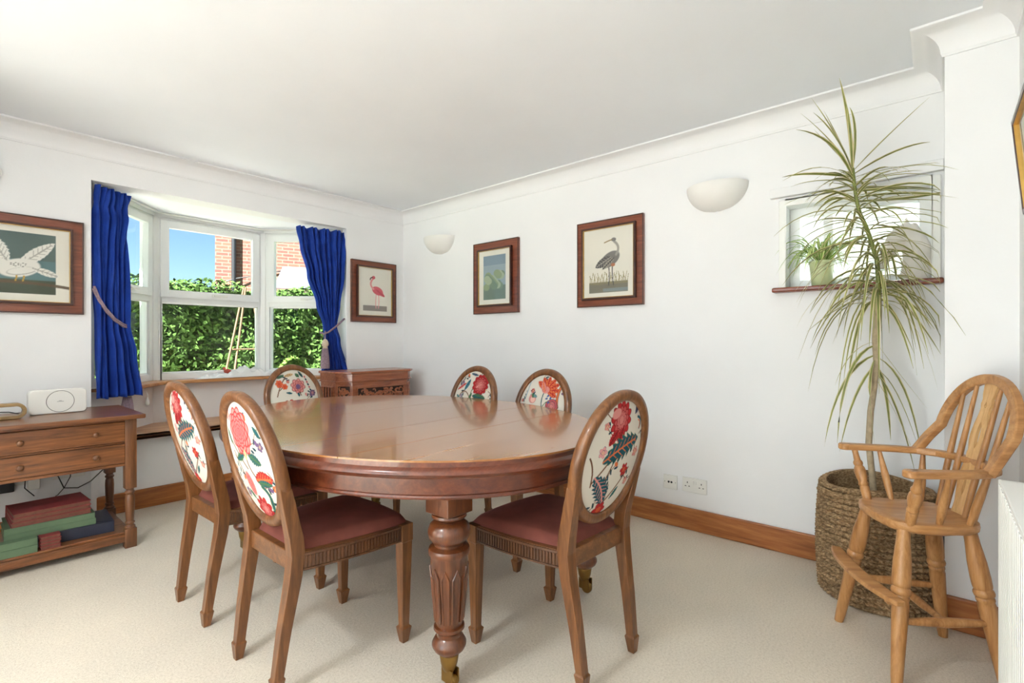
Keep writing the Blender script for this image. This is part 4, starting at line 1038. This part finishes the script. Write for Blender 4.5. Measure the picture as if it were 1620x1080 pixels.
# hoop back
def lean(z): return -.168-(z-AZ)*.30
hoop = []
for i in range(41):
    a = PI*(-.12+1.24*i/40); y = .165*math.cos(a); z = AZ+.005+.10+ .185*math.sin(a)
    if z < AZ+.012: z = AZ+.012; 
    hoop.append((lean(z)-(.0), y*(1 if math.sin(a) > 0 else .985), z))
hp = [(lean(AZ)+.048, .186, AZ-.004), (lean(AZ+.05)+.02, .180, AZ+.06)]+[(lean(AZ+.11+.185*math.sin(a))-.0, .170*math.cos(a), AZ+.11+.185*math.sin(a)) for a in [PI*i/28 for i in range(29)]]+[(lean(AZ+.05)+.02, -.180, AZ+.06), (lean(AZ)+.048, -.186, AZ-.004)]
m = MB(); m.bar(hp, .034, .026, upv=(1,0,0)); obj('hoop', m, M['highchairx'], hc, .005, local=True)
def hoop_z(y): 
    return AZ+.11+.185*math.sqrt(max(0, 1-(y/.170)**2))-.012
for s in (1,-1):
    for y0, y1 in ((.042,.056),(.082,.108)):
        zt_ = hoop_z(y1); obj('back_spindle', turned((-.140, s*y0*1.1, .512), (lean(zt_), s*y1, zt_), [(0,.0075),(.25,.0105),(.45,.0105),(.8,.008),(1,.0065)], 10), M['highchair'], hc, 0, 50, local=True)
    obj('lower_spindle', turned((-.105, s*.125, .512), (-.135, s*.165, AZ-.006), [(0,.008),(.35,.013),(.6,.0125),(.85,.009),(1,.0075)], 10), M['highchair'], hc, 0, 50, local=True)
# pierced splat
sp = [(.030,.512),(.026,.56),(.033,.60),(.040,.64),(.034,.68),(.026,.71),(.030,.735),(.026,.745),(.034,.775),(.036,.80),(.030,.84),(.021,.875),(.019,.895),(.024,.91),(.020,.925),(.026,.945),(.030,.985)]
def splat_x(z): return -.150-(z-.512)*.235
m = MB()
def strip(f0, f1, zs_):
    rings = [[(splat_x(z)-.005, f0(z), z), (splat_x(z)+.005, f0(z), z), (splat_x(z)+.005, f1(z), z), (splat_x(z)-.005, f1(z), z)] for z in zs_]; m.loft(rings)
def hwid(z):
    for (w0,z0),(w1,z1) in zip(sp[:-1], sp[1:]):
        if z0 <= z <= z1: return w0+(w1-w0)*(z-z0)/(z1-z0)
    return .02
zs1 = [.512+.008*i for i in range(60) if .512+.008*i <= .985]
def hole(z):
    for c_, h_, r_ in ((.80,.045,.009),(.62,.03,.007),(.905,.008,.007)):
        if abs(z-c_) < h_: return r_*math.sqrt(1-((z-c_)/h_)**2)
    return 0.0
strip(lambda z: -hwid(z), lambda z: -max(hole(z),.0004), zs1); strip(lambda z: max(hole(z),.0004), lambda z: hwid(z), zs1)
obj('splat', m, M['splat'], hc, 0, local=True)
def on_leg(k, s, z): f_, t_ = tops[(k, s)]; q = z/.493; return tuple(f_[i]+(t_[i]-f_[i])*q for i in range(3))
for s in (1,-1):
    obj('stretcher', turned(on_leg('f', s, .20), on_leg('b', s, .20), [(0,.009),(.25,.013),(.5,.0165),(.75,.013),(1,.009)], 12), M['highchair'], hc, 0, 50, local=True)
a_ = Vector(on_leg('f',1,.20)).lerp(Vector(on_leg('b',1,.20)), .5); b_ = Vector(on_leg('f',-1,.20)).lerp(Vector(on_leg('b',-1,.20)), .5)
obj('cross_stretcher', turned(a_, b_, [(0,.009),(.25,.012),(.5,.015),(.75,.012),(1,.009)], 12), M['highchair'], hc, 0, 50, local=True)
fr0 = []
for i in range(17):
    k = i/16*2-1; fr0.append((.150+.028*(1-k*k)+.012*math.exp(-((abs(k)-.35)/.12)**2)*0, k*.225))
m = MB(); wf = [.030+.026*max(0,1-abs(abs(i/16*2-1)-.0)**4) for i in range(17)]
m.bar([(x,y,.285) for x, y in fr0], wf, .016); obj('foot_rest', m, M['highchairx'], hc, .004, local=True)
for s in (1,-1): 
    p = on_leg('f', s, .275); obj('foot_rest_bracket', MB().box(p[0]-.01, p[0]+.045, p[1]-.012, p[1]+.012, .252, .277), M['highchair'], hc, .003, local=True)

# ---------------------------------------------------------------- seagrass basket and dracaena
BC = (2.757, .225)
bk = thing('woven_basket', 'round woven seagrass basket with looped handles behind the high chair', 'basket', (*BC, 0))
rows, nth, sub = 21, 300, 6; BH = .50; rings = []
def wall_r(z): return .205+.012*math.sin(PI*min(1, z/BH))-.004*(z/BH)
for k in range(rows*sub+1):
    z = BH*k/(rows*sub); row = k//sub; f = (k % sub)/sub; prof_ = math.sin(PI*f)**.7 if k % sub else 0
    R0 = wall_r(z); ring = []
    zz = z+ (0)
    for i in range(nth):
        th = 2*PI*i/nth; tw = .5+.5*math.sin(th*50+(row % 2)*PI+(1 if row % 2 else -1)*f*3.0+.5*math.sin(row*2.3+th*3))
        sag = .012*math.sin(th*2+.7)*(z/BH)**2
        ring.append((BC[0]+(R0+.018*prof_*(.3+.7*tw))*math.cos(th), BC[1]+(R0+.018*prof_*(.3+.7*tw))*math.sin(th), zz+sag))
    rings.append(ring)
ins = []
for k in range(rows*sub, -1, -4):
    z = max(.02, BH*k/(rows*sub)); row = k//sub; f = (k % sub)/sub; R0 = wall_r(z)-.016
    ins.append([(BC[0]+(R0-.006*math.sin(PI*f))*math.cos(2*PI*i/nth), BC[1]+(R0-.006*math.sin(PI*f))*math.sin(2*PI*i/nth), z+.012*math.sin(4*PI*i/nth+.7)*(z/BH)**2) for i in range(nth)])
m = MB(); m.loft(rings+ins, cap=True); obj('basket_wall', m, M['straw'], bk, 0, 60)
for s in (1,-1):
    hd = Vector((-.30*s+.0, .95*s)).normalized() if False else Vector((-.653*s, .758*s)); px, py = -hd.y, hd.x
    P = []
    for i in range(13):
        a = PI*i/12; P.append((BC[0]+hd.x*(.200+.034*math.sin(a))+px*.055*math.cos(a), BC[1]+hd.y*(.200+.034*math.sin(a))+py*.055*math.cos(a), .455+.010*math.sin(a)))
    m = MB(); m.tube(P, .0135, 10); obj('basket_handle', m, M['straw'], bk, 0, 60)
pot = thing('dracaena', 'tall variegated dracaena with drooping narrow leaves growing from the basket', 'plant', (*BC, .015))
RV, FV = Vector((.653,-.758,0)), Vector((.758,.653,0))
KS = .00282
def PP(x, y, d=0): return Vector((BC[0]-.002, BC[1]-.02, 0))+RV*((x-1392.8)*KS)+FV*d+Vector((0,0,1.13+(541-y)*KS))
obj('nursery_pot', MB().lathe([(.13,.006),(.155,.20),(.160,.20),(.160,.21),(.150,.21),(.145,.18),(.0,.18)], 24, (BC[0],BC[1],.004)), M['black'], pot, 0, 40)
tk = [(1383,790),(1379,748),(1374,700),(1377,650),(1383,610),(1386,570),(1384,535),(1387,480),(1390,450),(1387,412),(1378,382),(1370,359),(1360,338),(1355,318),(1351,290),(1349,266)]
tpts = [Vector((BC[0]-.02,BC[1],.16))]+[PP(*q) for q in tk]
rad_ = [.0125]*5+[.012]*3+[.011,.010,.0092,.0085,.008,.0078,.0074,.007,.0055]
m = MB(); m.tube(tpts[:9], rad_[:9], 10); obj('trunk', m, M['bark'], pot, 0, 60)
m = MB(); m.tube(tpts[8:], rad_[8:], 10); obj('green_stem', m, M['leafgreen'], pot, 0, 60)
rnd = random.Random(21)
def trunk_at(y):
    for (x0,y0),(x1,y1) in zip(tk[:-1], tk[1:]):
        if y1 <= y <= y0: f = (y0-y)/(y0-y1); return PP(x0+(x1-x0)*f, y)
    return PP(*tk[-1])
def leaf_mesh(p0, p1, p2, wmax, roll=0, xmax=None):
    n = 9; m = MB(); V = []; up = Vector((0,0,1))
    for i in range(n):
        t = i/(n-1); p = p0*(1-t)**2+p1*2*t*(1-t)+p2*t*t; d = ((p1-p0)*(1-t)+(p2-p1)*t)
        if d.length < 1e-6: d = Vector((0,0,1))
        d.normalize(); sd = d.cross(up)
        if sd.length < .15: sd = d.cross(RV)
        sd.normalize(); nn = sd.cross(d); sd = sd*math.cos(roll)+nn*math.sin(roll); nn = sd.cross(d)
        w_ = wmax*min(1, .45+2.2*t)*max(.0, 1-t**2.6)**.8+.0004
        for q, kf in ((-1,.25),(-.55,0),(0,-.12),(.55,0),(1,.25)):
            pt = p+sd*(w_*q)+nn*(w_*kf*.6); pt.x = min(pt.x, xmax or XW-.006)
            if pt.y < .0 and pt.x > PX-.01 and xmax is None: pt.y = max(pt.y, .004)
            V.append(tuple(pt))
    F = []; mi = []
    for i in range(n-1):
        for k in range(4): F.append((i*5+k, i*5+k+1, i*5+5+k+1, i*5+5+k)); mi.append(1 if k in (0,3) else 0)
    nb = len(m.v); m.v += V
    for f, q in zip(F, mi): m.f.append(f); m.m.append(q)
    return m
def add_leaf(p0, p1, p2, wmax):
    m = leaf_mesh(p0, p1, p2, wmax, rnd.uniform(-.7,.7))
    o = obj('leaf', m, [M['leafgreen'], M['leafedge']], pot, 0, 80); return o
hero = [((1349,266),(1330,200),(1299,147)),((1348,268),(1318,215),(1272,165)),((1348,268),(1325,205),(1290,175)),((1348,270),(1333,212),(1313,182)),((1348,270),(1325,225),(1296,180)),((1349,268),(1345,205),(1318,188)),((1348,268),(1320,228),(1300,196)),
        ((1350,270),(1400,215),(1463,158)),((1351,275),(1415,232),(1456,232)),((1348,272),(1315,232),(1250,192)),((1347,276),(1305,222),(1232,225)),((1352,280),(1420,262),(1484,262)),
        ((1350,285),(1290,252),(1215,300)),((1351,290),(1300,272),(1250,335)),((1353,300),(1400,285),(1440,306)),((1353,300),(1420,290),(1490,300)),((1356,312),(1430,305),(1490,328)),((1357,318),(1440,322),(1492,308)),((1358,325),(1440,330),(1480,345)),
        ((1385,405),(1405,365),(1400,480)),((1388,420),(1425,380),(1465,470)),((1389,440),(1440,440),(1490,520)),((1390,450),(1440,480),(1497,540)),((1390,455),(1430,470),(1480,560)),
        ((1388,455),(1330,465),(1262,518)),((1387,460),(1330,480),(1285,525)),((1389,470),(1400,480),(1420,560)),((1386,540),(1345,545),(1325,610)),((1386,545),(1330,560),(1322,700)),((1387,560),(1330,580),(1315,710)),((1387,575),(1355,610),(1340,718)),((1386,565),(1360,590),(1370,700)),
        ((1388,545),(1425,590),(1478,650)),((1388,565),(1440,590),(1462,720)),((1388,585),(1420,600),(1458,705)),((1386,590),(1405,620),(1420,740)),((1386,600),(1400,650),(1404,705)),((1387,580),(1410,600),(1424,700))]
for a, b, c_ in hero:
    dd = rnd.uniform(-.16,.06); p0 = PP(*a); p1 = PP(*b, dd*.5); p2 = PP(*c_, dd)
    add_leaf(p0, p1, p2, rnd.uniform(.0065,.009))
for i in range(165):
    y = 278+205*((i+rnd.random())/165)**.95; p0 = trunk_at(y); az = i*2.399+rnd.uniform(-.4,.4)
    out_ = Vector((math.cos(az), math.sin(az), 0))
    if out_.x > .35: out_ = Vector((out_.x*.4, out_.y, 0))
    f = (y-278)/205; L = rnd.uniform(.34,.52); reach = rnd.uniform(.42,.80)*L
    drop = L*(.02+.95*f**1.6)*rnd.uniform(.5,1.2)
    p1 = p0+out_*reach*rnd.uniform(.5,.75)+Vector((0,0,rnd.uniform(.0,.10))); p2 = p0+out_*reach+Vector((0,0,-drop))
    add_leaf(p0, p1, p2, rnd.uniform(.0050,.0078))

# ---------------------------------------------------------------- things on the little sill
zs = wz0+.0005
hp_ = thing('plant_pot', 'pale green plant pot on the small window sill', 'pot', (3.035, .475, zs))
M['potg'] = plain('pale_green_glaze', rgb(196,206,158), .35, .05)
obj('pot_body', MB().lathe([(.0,.0),(.042,.0),(.045,.004),(.056,.118),(.060,.120),(.060,.132),(.055,.132),(.050,.11),(.0,.11)], 28), M['potg'], hp_, 0, 40, local=True)
sp_ = thing('spider_plant', 'bushy striped green spider plant in the pale green pot', 'plant', (3.035, .475, zs+.11))
M['spg'] = plain('fresh_green', rgb(124,166,60), .45, .2, 30); M['spe'] = plain('pale_stripe', rgb(206,216,150), .5, .1, 30)
rnd = random.Random(5)
for i in range(76):
    az = i*2.399; out_ = Vector((math.cos(az)*.55, math.sin(az), 0)); 
    if out_.x > 0: out_.x *= .35
    L = rnd.uniform(.12,.23); up_ = rnd.uniform(.05,.24); p0 = Vector((3.035, .475, zs+.111))+out_*.012
    p1 = p0+out_*L*.5+Vector((0,0,up_)); p2 = p0+out_*L+Vector((0,0,rnd.uniform(-.05,.14)))
    m = leaf_mesh(p0, p1, p2, rnd.uniform(.0055,.0085), rnd.uniform(-.5,.5), 3.085); obj('leaf', m, [M['spe'], M['spg']], sp_, 0, 80)

def merge_remesh(name, mb, mat, parent, voxel, smooth_it=6):
    o = obj(name, mb, mat, None)
    r = o.modifiers.new('r', 'REMESH'); r.mode = 'VOXEL'; r.voxel_size = voxel
    s = o.modifiers.new('s', 'SMOOTH'); s.factor = .5; s.iterations = smooth_it
    dg = bpy.context.evaluated_depsgraph_get(); me = bpy.data.meshes.new_from_object(o.evaluated_get(dg))
    bpy.data.objects.remove(o); me.name = name; me.shade_smooth()
    if not me.materials: me.materials.append(mat)
    n = bpy.data.objects.new(name, me); COL.objects.link(n)
    if parent: n.parent = parent
    return n
# horse head: u runs towards the camera's left, z up, w across; built about its own base
hh = thing('horse_head', 'white stone bust of a horse head on the small window sill', 'sculpture', (3.03, .108, zs), 0)
m = MB()
def ellring(c, d, ru, rw, n=16):
    """ring centred at c=(u,z), axis direction d=(du,dz); ru along the in-plane normal, rw across"""
    L = math.hypot(*d); du, dz_ = d[0]/L, d[1]/L; nu_, nz_ = -dz_, du
    return [(rw*math.sin(2*PI*k/n), c[0]+nu_*ru*math.cos(2*PI*k/n), c[1]+nz_*ru*math.cos(2*PI*k/n)) for k in range(n)]
m.loft([ellring((-.012,.0),(0,1),.062,.045), ellring((-.016,.05),(0,1),.056,.042), ellring((-.022,.10),(.05,1),.056,.036), ellring((-.020,.15),(.15,1),.055,.032), ellring((-.004,.20),(.4,1),.050,.029), ellring((.018,.235),(.9,.9),.043,.027), ellring((.040,.250),(1,.3),.036,.025)])
m.loft([ellring((.000,.245),(1,-.3),.034,.026), ellring((.030,.230),(1,-.7),.046,.031), ellring((.055,.200),(.8,-1),.045,.031), ellring((.078,.165),(.7,-1),.036,.026), ellring((.098,.130),(.6,-1),.029,.022), ellring((.112,.100),(.5,-1),.027,.022), ellring((.120,.080),(.4,-1),.024,.020), ellring((.124,.068),(.3,-1),.014,.012)])
for s in (1,-1):
    m.loft([[(s*.014+r*math.cos(2*PI*k/8)*.6, .012+dx+r*math.sin(2*PI*k/8)*.7, z) for k in range(8)] for r, z, dx in ((.013,.262,0),(.012,.280,.003),(.007,.298,.006),(.002,.308,.007))])
    m.ball((s*.028,.058,.212), (.008,.010,.008), 10); m.ball((s*.017,.120,.092), (.006,.006,.007), 8); m.ball((s*.024,.034,.205), (.016,.026,.030), 12)
for k in range(12):     # mane locks along the crest
    t_ = k/11; c_ = (-.078+.055*t_**2, .045+.205*t_); m.ball((.006*math.sin(k*2.1), c_[0]+.012, c_[1]), (.018,.018,.024), 10)
merge_remesh('head', m, M['stone'], hh, .0045, 3)

# ---------------------------------------------------------------- the garden outside
def outdoor(name, mb, mat, label, cat, **kw): return tag(obj(name, mb, mat, None, **kw), label, cat)
M['lawn'] = plain('lawn', rgb(96,120,62), .9, .25, 6, .4, 80); M['paving'] = plain('pale_paving', rgb(196,190,178), .85, .08, 5, .2, 40)
g = MB(); g.box(-14, 24, 4.85, 34, -.25, -.2); g.box(3.2, 24, -20, 4.85, -.25, -.2); 
tag(obj('lawn', g, M['lawn']), 'green lawn around the house outside the bay window', 'lawn', kind='structure')
tag(obj('patio', MB().box(-14, -3.5, -20, 4.85, -.25, -.2), M['paving']), 'pale paved patio added outside the invented doors to bounce sunlight in', 'patio', kind='structure')  # unseen pale paving added so that sun bounces up to the ceiling
tag(obj('path', MB().box(-2.1, 7, 4.85, 6.8, -.24, -.195), M['paving']), 'pale paved path out of sight below the bay window, laid to bounce sunlight in', 'path', kind='structure')  # hidden from the camera; pale and widened to bounce sun onto the soffit
def leafmat(name, c):
    m, nt, b = base(name, c, .85, spec=.08)
    info = node(nt, 'ShaderNodeNewGeometry'); v = coords(nt); f = noise(nt, v, 3.5, 3); f2 = noise(nt, v, 40, 2)
    mx = node(nt, 'ShaderNodeMix', data_type='FLOAT'); mx.inputs[0].default_value = .5; nt.links.new(f, mx.inputs[2]); nt.links.new(f2, mx.inputs[3])
    nt.links.new(ramp(nt, mx.outputs[0], [(.3, tuple(x*.5 for x in c)), (.5, c), (.7, tuple(min(1,x*1.7) for x in c))]), b.inputs['Base Color'])
    return m
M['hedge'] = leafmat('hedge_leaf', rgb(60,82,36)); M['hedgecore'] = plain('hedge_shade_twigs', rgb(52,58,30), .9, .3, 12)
rs = np.random.default_rng(4)
def leaf_cloud(P, N, size, name, mat, parent):
    """one quad leaf per point P with normals N"""
    n = len(P); a = rs.normal(size=(n,3)); Nn = N+rs.normal(size=(n,3))*.55; Nn /= np.linalg.norm(Nn, axis=1)[:,None]
    t1 = np.cross(Nn, a); t1 /= np.linalg.norm(t1, axis=1)[:,None]; t2 = np.cross(Nn, t1); s = (size*(.6+.8*rs.random(n)))[:,None]
    V = np.stack([P-t1*s, P+t2*s*.42+Nn*s*.12, P+t1*s, P-t2*s*.42+Nn*s*.12], 1).reshape(-1,3)
    me = bpy.data.meshes.new(name); me.vertices.add(4*n); me.vertices.foreach_set('co', V.astype(np.float32).ravel())
    me.loops.add(4*n); me.loops.foreach_set('vertex_index', np.arange(4*n, dtype=np.int32)); me.polygons.add(n); me.polygons.foreach_set('loop_start', np.arange(0,4*n,4, dtype=np.int32))
    me.update(); me.validate(); me.materials.append(mat)
    o = bpy.data.objects.new(name, me); COL.objects.link(o); o.parent = parent; o['kind'] = 'stuff'; return o
hg = thing('garden_hedge', 'tall leafy green hedge across the garden behind the bay window', 'hedge', (0,0,0))
HX0, HX1, HY, HZ = -1.5, 7.5, 6.85, 1.80
m = MB(); m.box(HX0, HX1, HY+.22, HY+.8, -.2, HZ-.14); obj('hedge_core', m, M['hedgecore'], hg)
n = 46000; xs = rs.uniform(HX0, HX1, n); zz = rs.uniform(-.2, HZ, n); dep = .10*np.sin(xs*2.1+zz*3)+.06*np.sin(xs*5.3-zz*4.1)
P = np.stack([xs, HY+.06+dep*.5+rs.random(n)*.16, zz], 1); N = np.tile([0,-1,.35], (n,1))
n2 = 12000; xs = rs.uniform(HX0, HX1, n2); ys = rs.uniform(HY-.02, HY+.85, n2); P2 = np.stack([xs, ys, HZ-.12+.10*np.sin(xs*2.7)*np.sin(xs*1.1+1)+.06*np.sin(xs*7+ys*5)+rs.random(n2)*.2], 1); N2 = np.tile([0,-.3,1], (n2,1))
leaf_cloud(np.vstack([P,P2]), np.vstack([N,N2]), .042, 'hedge_foliage', M['hedge'], hg)
# clipped shrub and cane obelisk in front of it
sh = thing('round_shrub', 'rounded bright green shrub just outside the right bay pane', 'shrub', (2.50, 5.25, -.2))
n = 5000; v = rs.normal(size=(n,3)); v /= np.linalg.norm(v, axis=1)[:,None]; v[:,2] = np.abs(v[:,2])*1.0
obj('shrub_core', MB().ball((2.50,5.25,.42), (.19,.19,.48), 16), M['hedgecore'], sh, 0, 80)
M['shrub'] = leafmat('shrub_leaf', rgb(96,120,54)); 
o = leaf_cloud(np.array([2.50,5.25,.42])+v*np.array([.215,.215,.54])-0, v, .026, 'shrub_foliage', M['shrub'], sh); o.data.transform(Matrix.Translation((-2.50,-5.25,.2)))
ob = thing('cane_obelisk', 'rustic cane obelisk plant support standing before the hedge', 'plant support', (2.35, 6.0, -.2))
M['cane'] = plain('hazel_cane', rgb(104,78,52), .8, .2, 30)
for dx, dy in ((-.36,-.22),(.36,-.22),(.36,.22),(-.36,.22)):
    obj('cane', MB().tube([(2.35+dx,6.0+dy,-.2),(2.35+dx*.62+.01,6.0+dy*.6,.7),(2.35+dx*.12,6.0+dy*.12,1.75)], .011, 6), M['cane'], ob, 0, 60)
for z, k in ((.80,.58),(1.05,.46),(.45,.72)):
    q = [(2.35-.36*k-.04,6.0-.22*k),(2.35+.36*k+.04,6.0-.22*k),(2.35+.36*k,6.0+.22*k),(2.35-.36*k,6.0+.22*k)]
    obj('cross_cane', MB().tube([(*q[0],z),(*q[1],z)], .009, 6), M['cane'], ob, 0, 60); obj('cross_cane', MB().tube([(*q[3],z),(*q[2],z)], .009, 6), M['cane'], ob, 0, 60)
# neighbouring brick house
def brick():
    m, nt, b = base('red_brick', rgb(178,112,84), .85)
    t = node(nt, 'ShaderNodeTexBrick'); t.inputs['Color1'].default_value = (*rgb(118,66,48),1); t.inputs['Color2'].default_value = (*rgb(88,48,38),1); t.inputs['Mortar'].default_value = (*rgb(120,96,80),1)
    t.inputs['Scale'].default_value = 1; t.inputs['Brick Width'].default_value = .225; t.inputs['Row Height'].default_value = .075; t.inputs['Mortar Size'].default_value = .009
    v = coords(nt, rot=(PI/2,0,0)); nt.links.new(v, t.inputs['Vector']); nt.links.new(t.outputs[0], b.inputs['Base Color']); return m
M['brick'] = brick(); M['slate'] = plain('grey_roof_slate', rgb(78,84,92), .7, .1, 10); M['fascia'] = plain('brown_fascia', rgb(70,50,42), .6, .1)
ho = thing('neighbour_house', 'red brick house with a black drainpipe rising behind the hedge', 'house', (7.5, 15, -.2))
HR = Matrix.Translation((4.0,12.0,0)) @ Matrix.Rotation(math.radians(-21), 4, 'Z') @ Matrix.Translation((-4.0,-12.0,0))
def HB(): q = MB(); q.M = HR; return q
obj('house_wall', HB().box(4.0, 12.5, 12.0, 19, -.2, 6.2), M['brick'], ho)
m = HB(); m.add([(3.7,11.6,6.2),(12.8,11.6,6.2),(12.8,19.4,6.2),(3.7,19.4,6.2),(3.7,15.5,8.6),(12.8,15.5,8.6)], [(0,1,5,4),(2,3,4,5),(0,4,3),(1,2,5),(0,3,2,1)]); obj('house_roof', m, M['slate'], ho)
obj('drainpipe', HB().tube([(4.36,11.93,-.1),(4.36,11.93,6.1)], .05, 10), M['black'], ho, 0, 60)
obj('wall_cable', HB().tube([(4.0,11.97,2.36),(4.36,11.9,2.52),(4.8,11.96,2.62),(5.6,11.97,2.85)], .012, 5), M['black'], ho, 0, 60)
obj('wall_cable', HB().tube([(6.0,11.97,3.62),(8.4,11.96,3.55)], .02, 5), M['black'], ho, 0, 60)
ga = thing('garage', 'low brick outbuilding with a pale sloping roof in front of the brick house', 'outbuilding', (5.2, 9.4, -.2))
GR = Matrix.Translation((4.06,9.0,0)) @ Matrix.Rotation(math.radians(-30), 4, 'Z')
m = MB(); m.M = GR; m.box(0, 2.1, 0, 1.5, -.2, 2.03); obj('garage_wall', m, M['brick'], ga)
m = MB(); m.M = GR; m.loft([[(x,-.12,2.0),(x,1.5,2.62),(x,1.5,2.70),(x,-.12,2.08)] for x in (-.1, 2.2)]); obj('garage_roof', m, M['slate'], ga)
m = MB(); m.M = GR; m.box(-.1, 2.2, -.15, -.12, 1.96, 2.09); obj('gutter_board', m, M['fascia'], ga)
ln = thing('wall_lantern', 'black carriage lantern on the outbuilding wall', 'lantern', (4.45, 8.66, 1.55))
obj('lantern_cage', MB().lathe([(.03,.0),(.06,.02),(.085,.22),(.0,.32)], 6, (0,0,0)), M['black'], ln, local=True); obj('lantern_bracket', MB().tube([(0,.1,.35),(0,.0,.40),(0,0,.30)], .012, 6), M['black'], ln, local=True)
# pale rendered wall seen through the small side window
outdoor('garden_wall', MB().box(3.95, 4.15, -3, 2.4, -.2, 2.3), plain('white_render', rgb(240,240,236), .9, .03, 4), 'white rendered wall outside the small side window', 'wall')
# outer shell of the house so that daylight enters only by its openings
struct('ceiling_roof_slab', MB().box(XL-.6, T+.3, YF-.6, YB+.3, H+.13, H+.33), M['wall'])

# flush ceiling lamp added for fill light, outside the camera's field
cl = thing('added_ceiling_lamp', 'flush opal glass ceiling lamp added out of view for fill light', 'ceiling lamp', (-.8, 1.4, H))
obj('lamp_base', MB().lathe([(.0,-.002),(.20,-.002),(.20,-.02),(.0,-.02)], 32), M['chrome'], cl, 0, 40, local=True)
om, nt, b_ = base('lit_opal', (.9,.9,.88), .4); b_.inputs['Emission Color'].default_value = (.86,.94,1,1); b_.inputs['Emission Strength'].default_value = FILL_LAMP
obj('opal_shade', MB().lathe([(.19,-.021),(.19,-.035),(.17,-.06),(.12,-.08),(.0,-.09)], 32), om, cl, 0, 60, local=True)
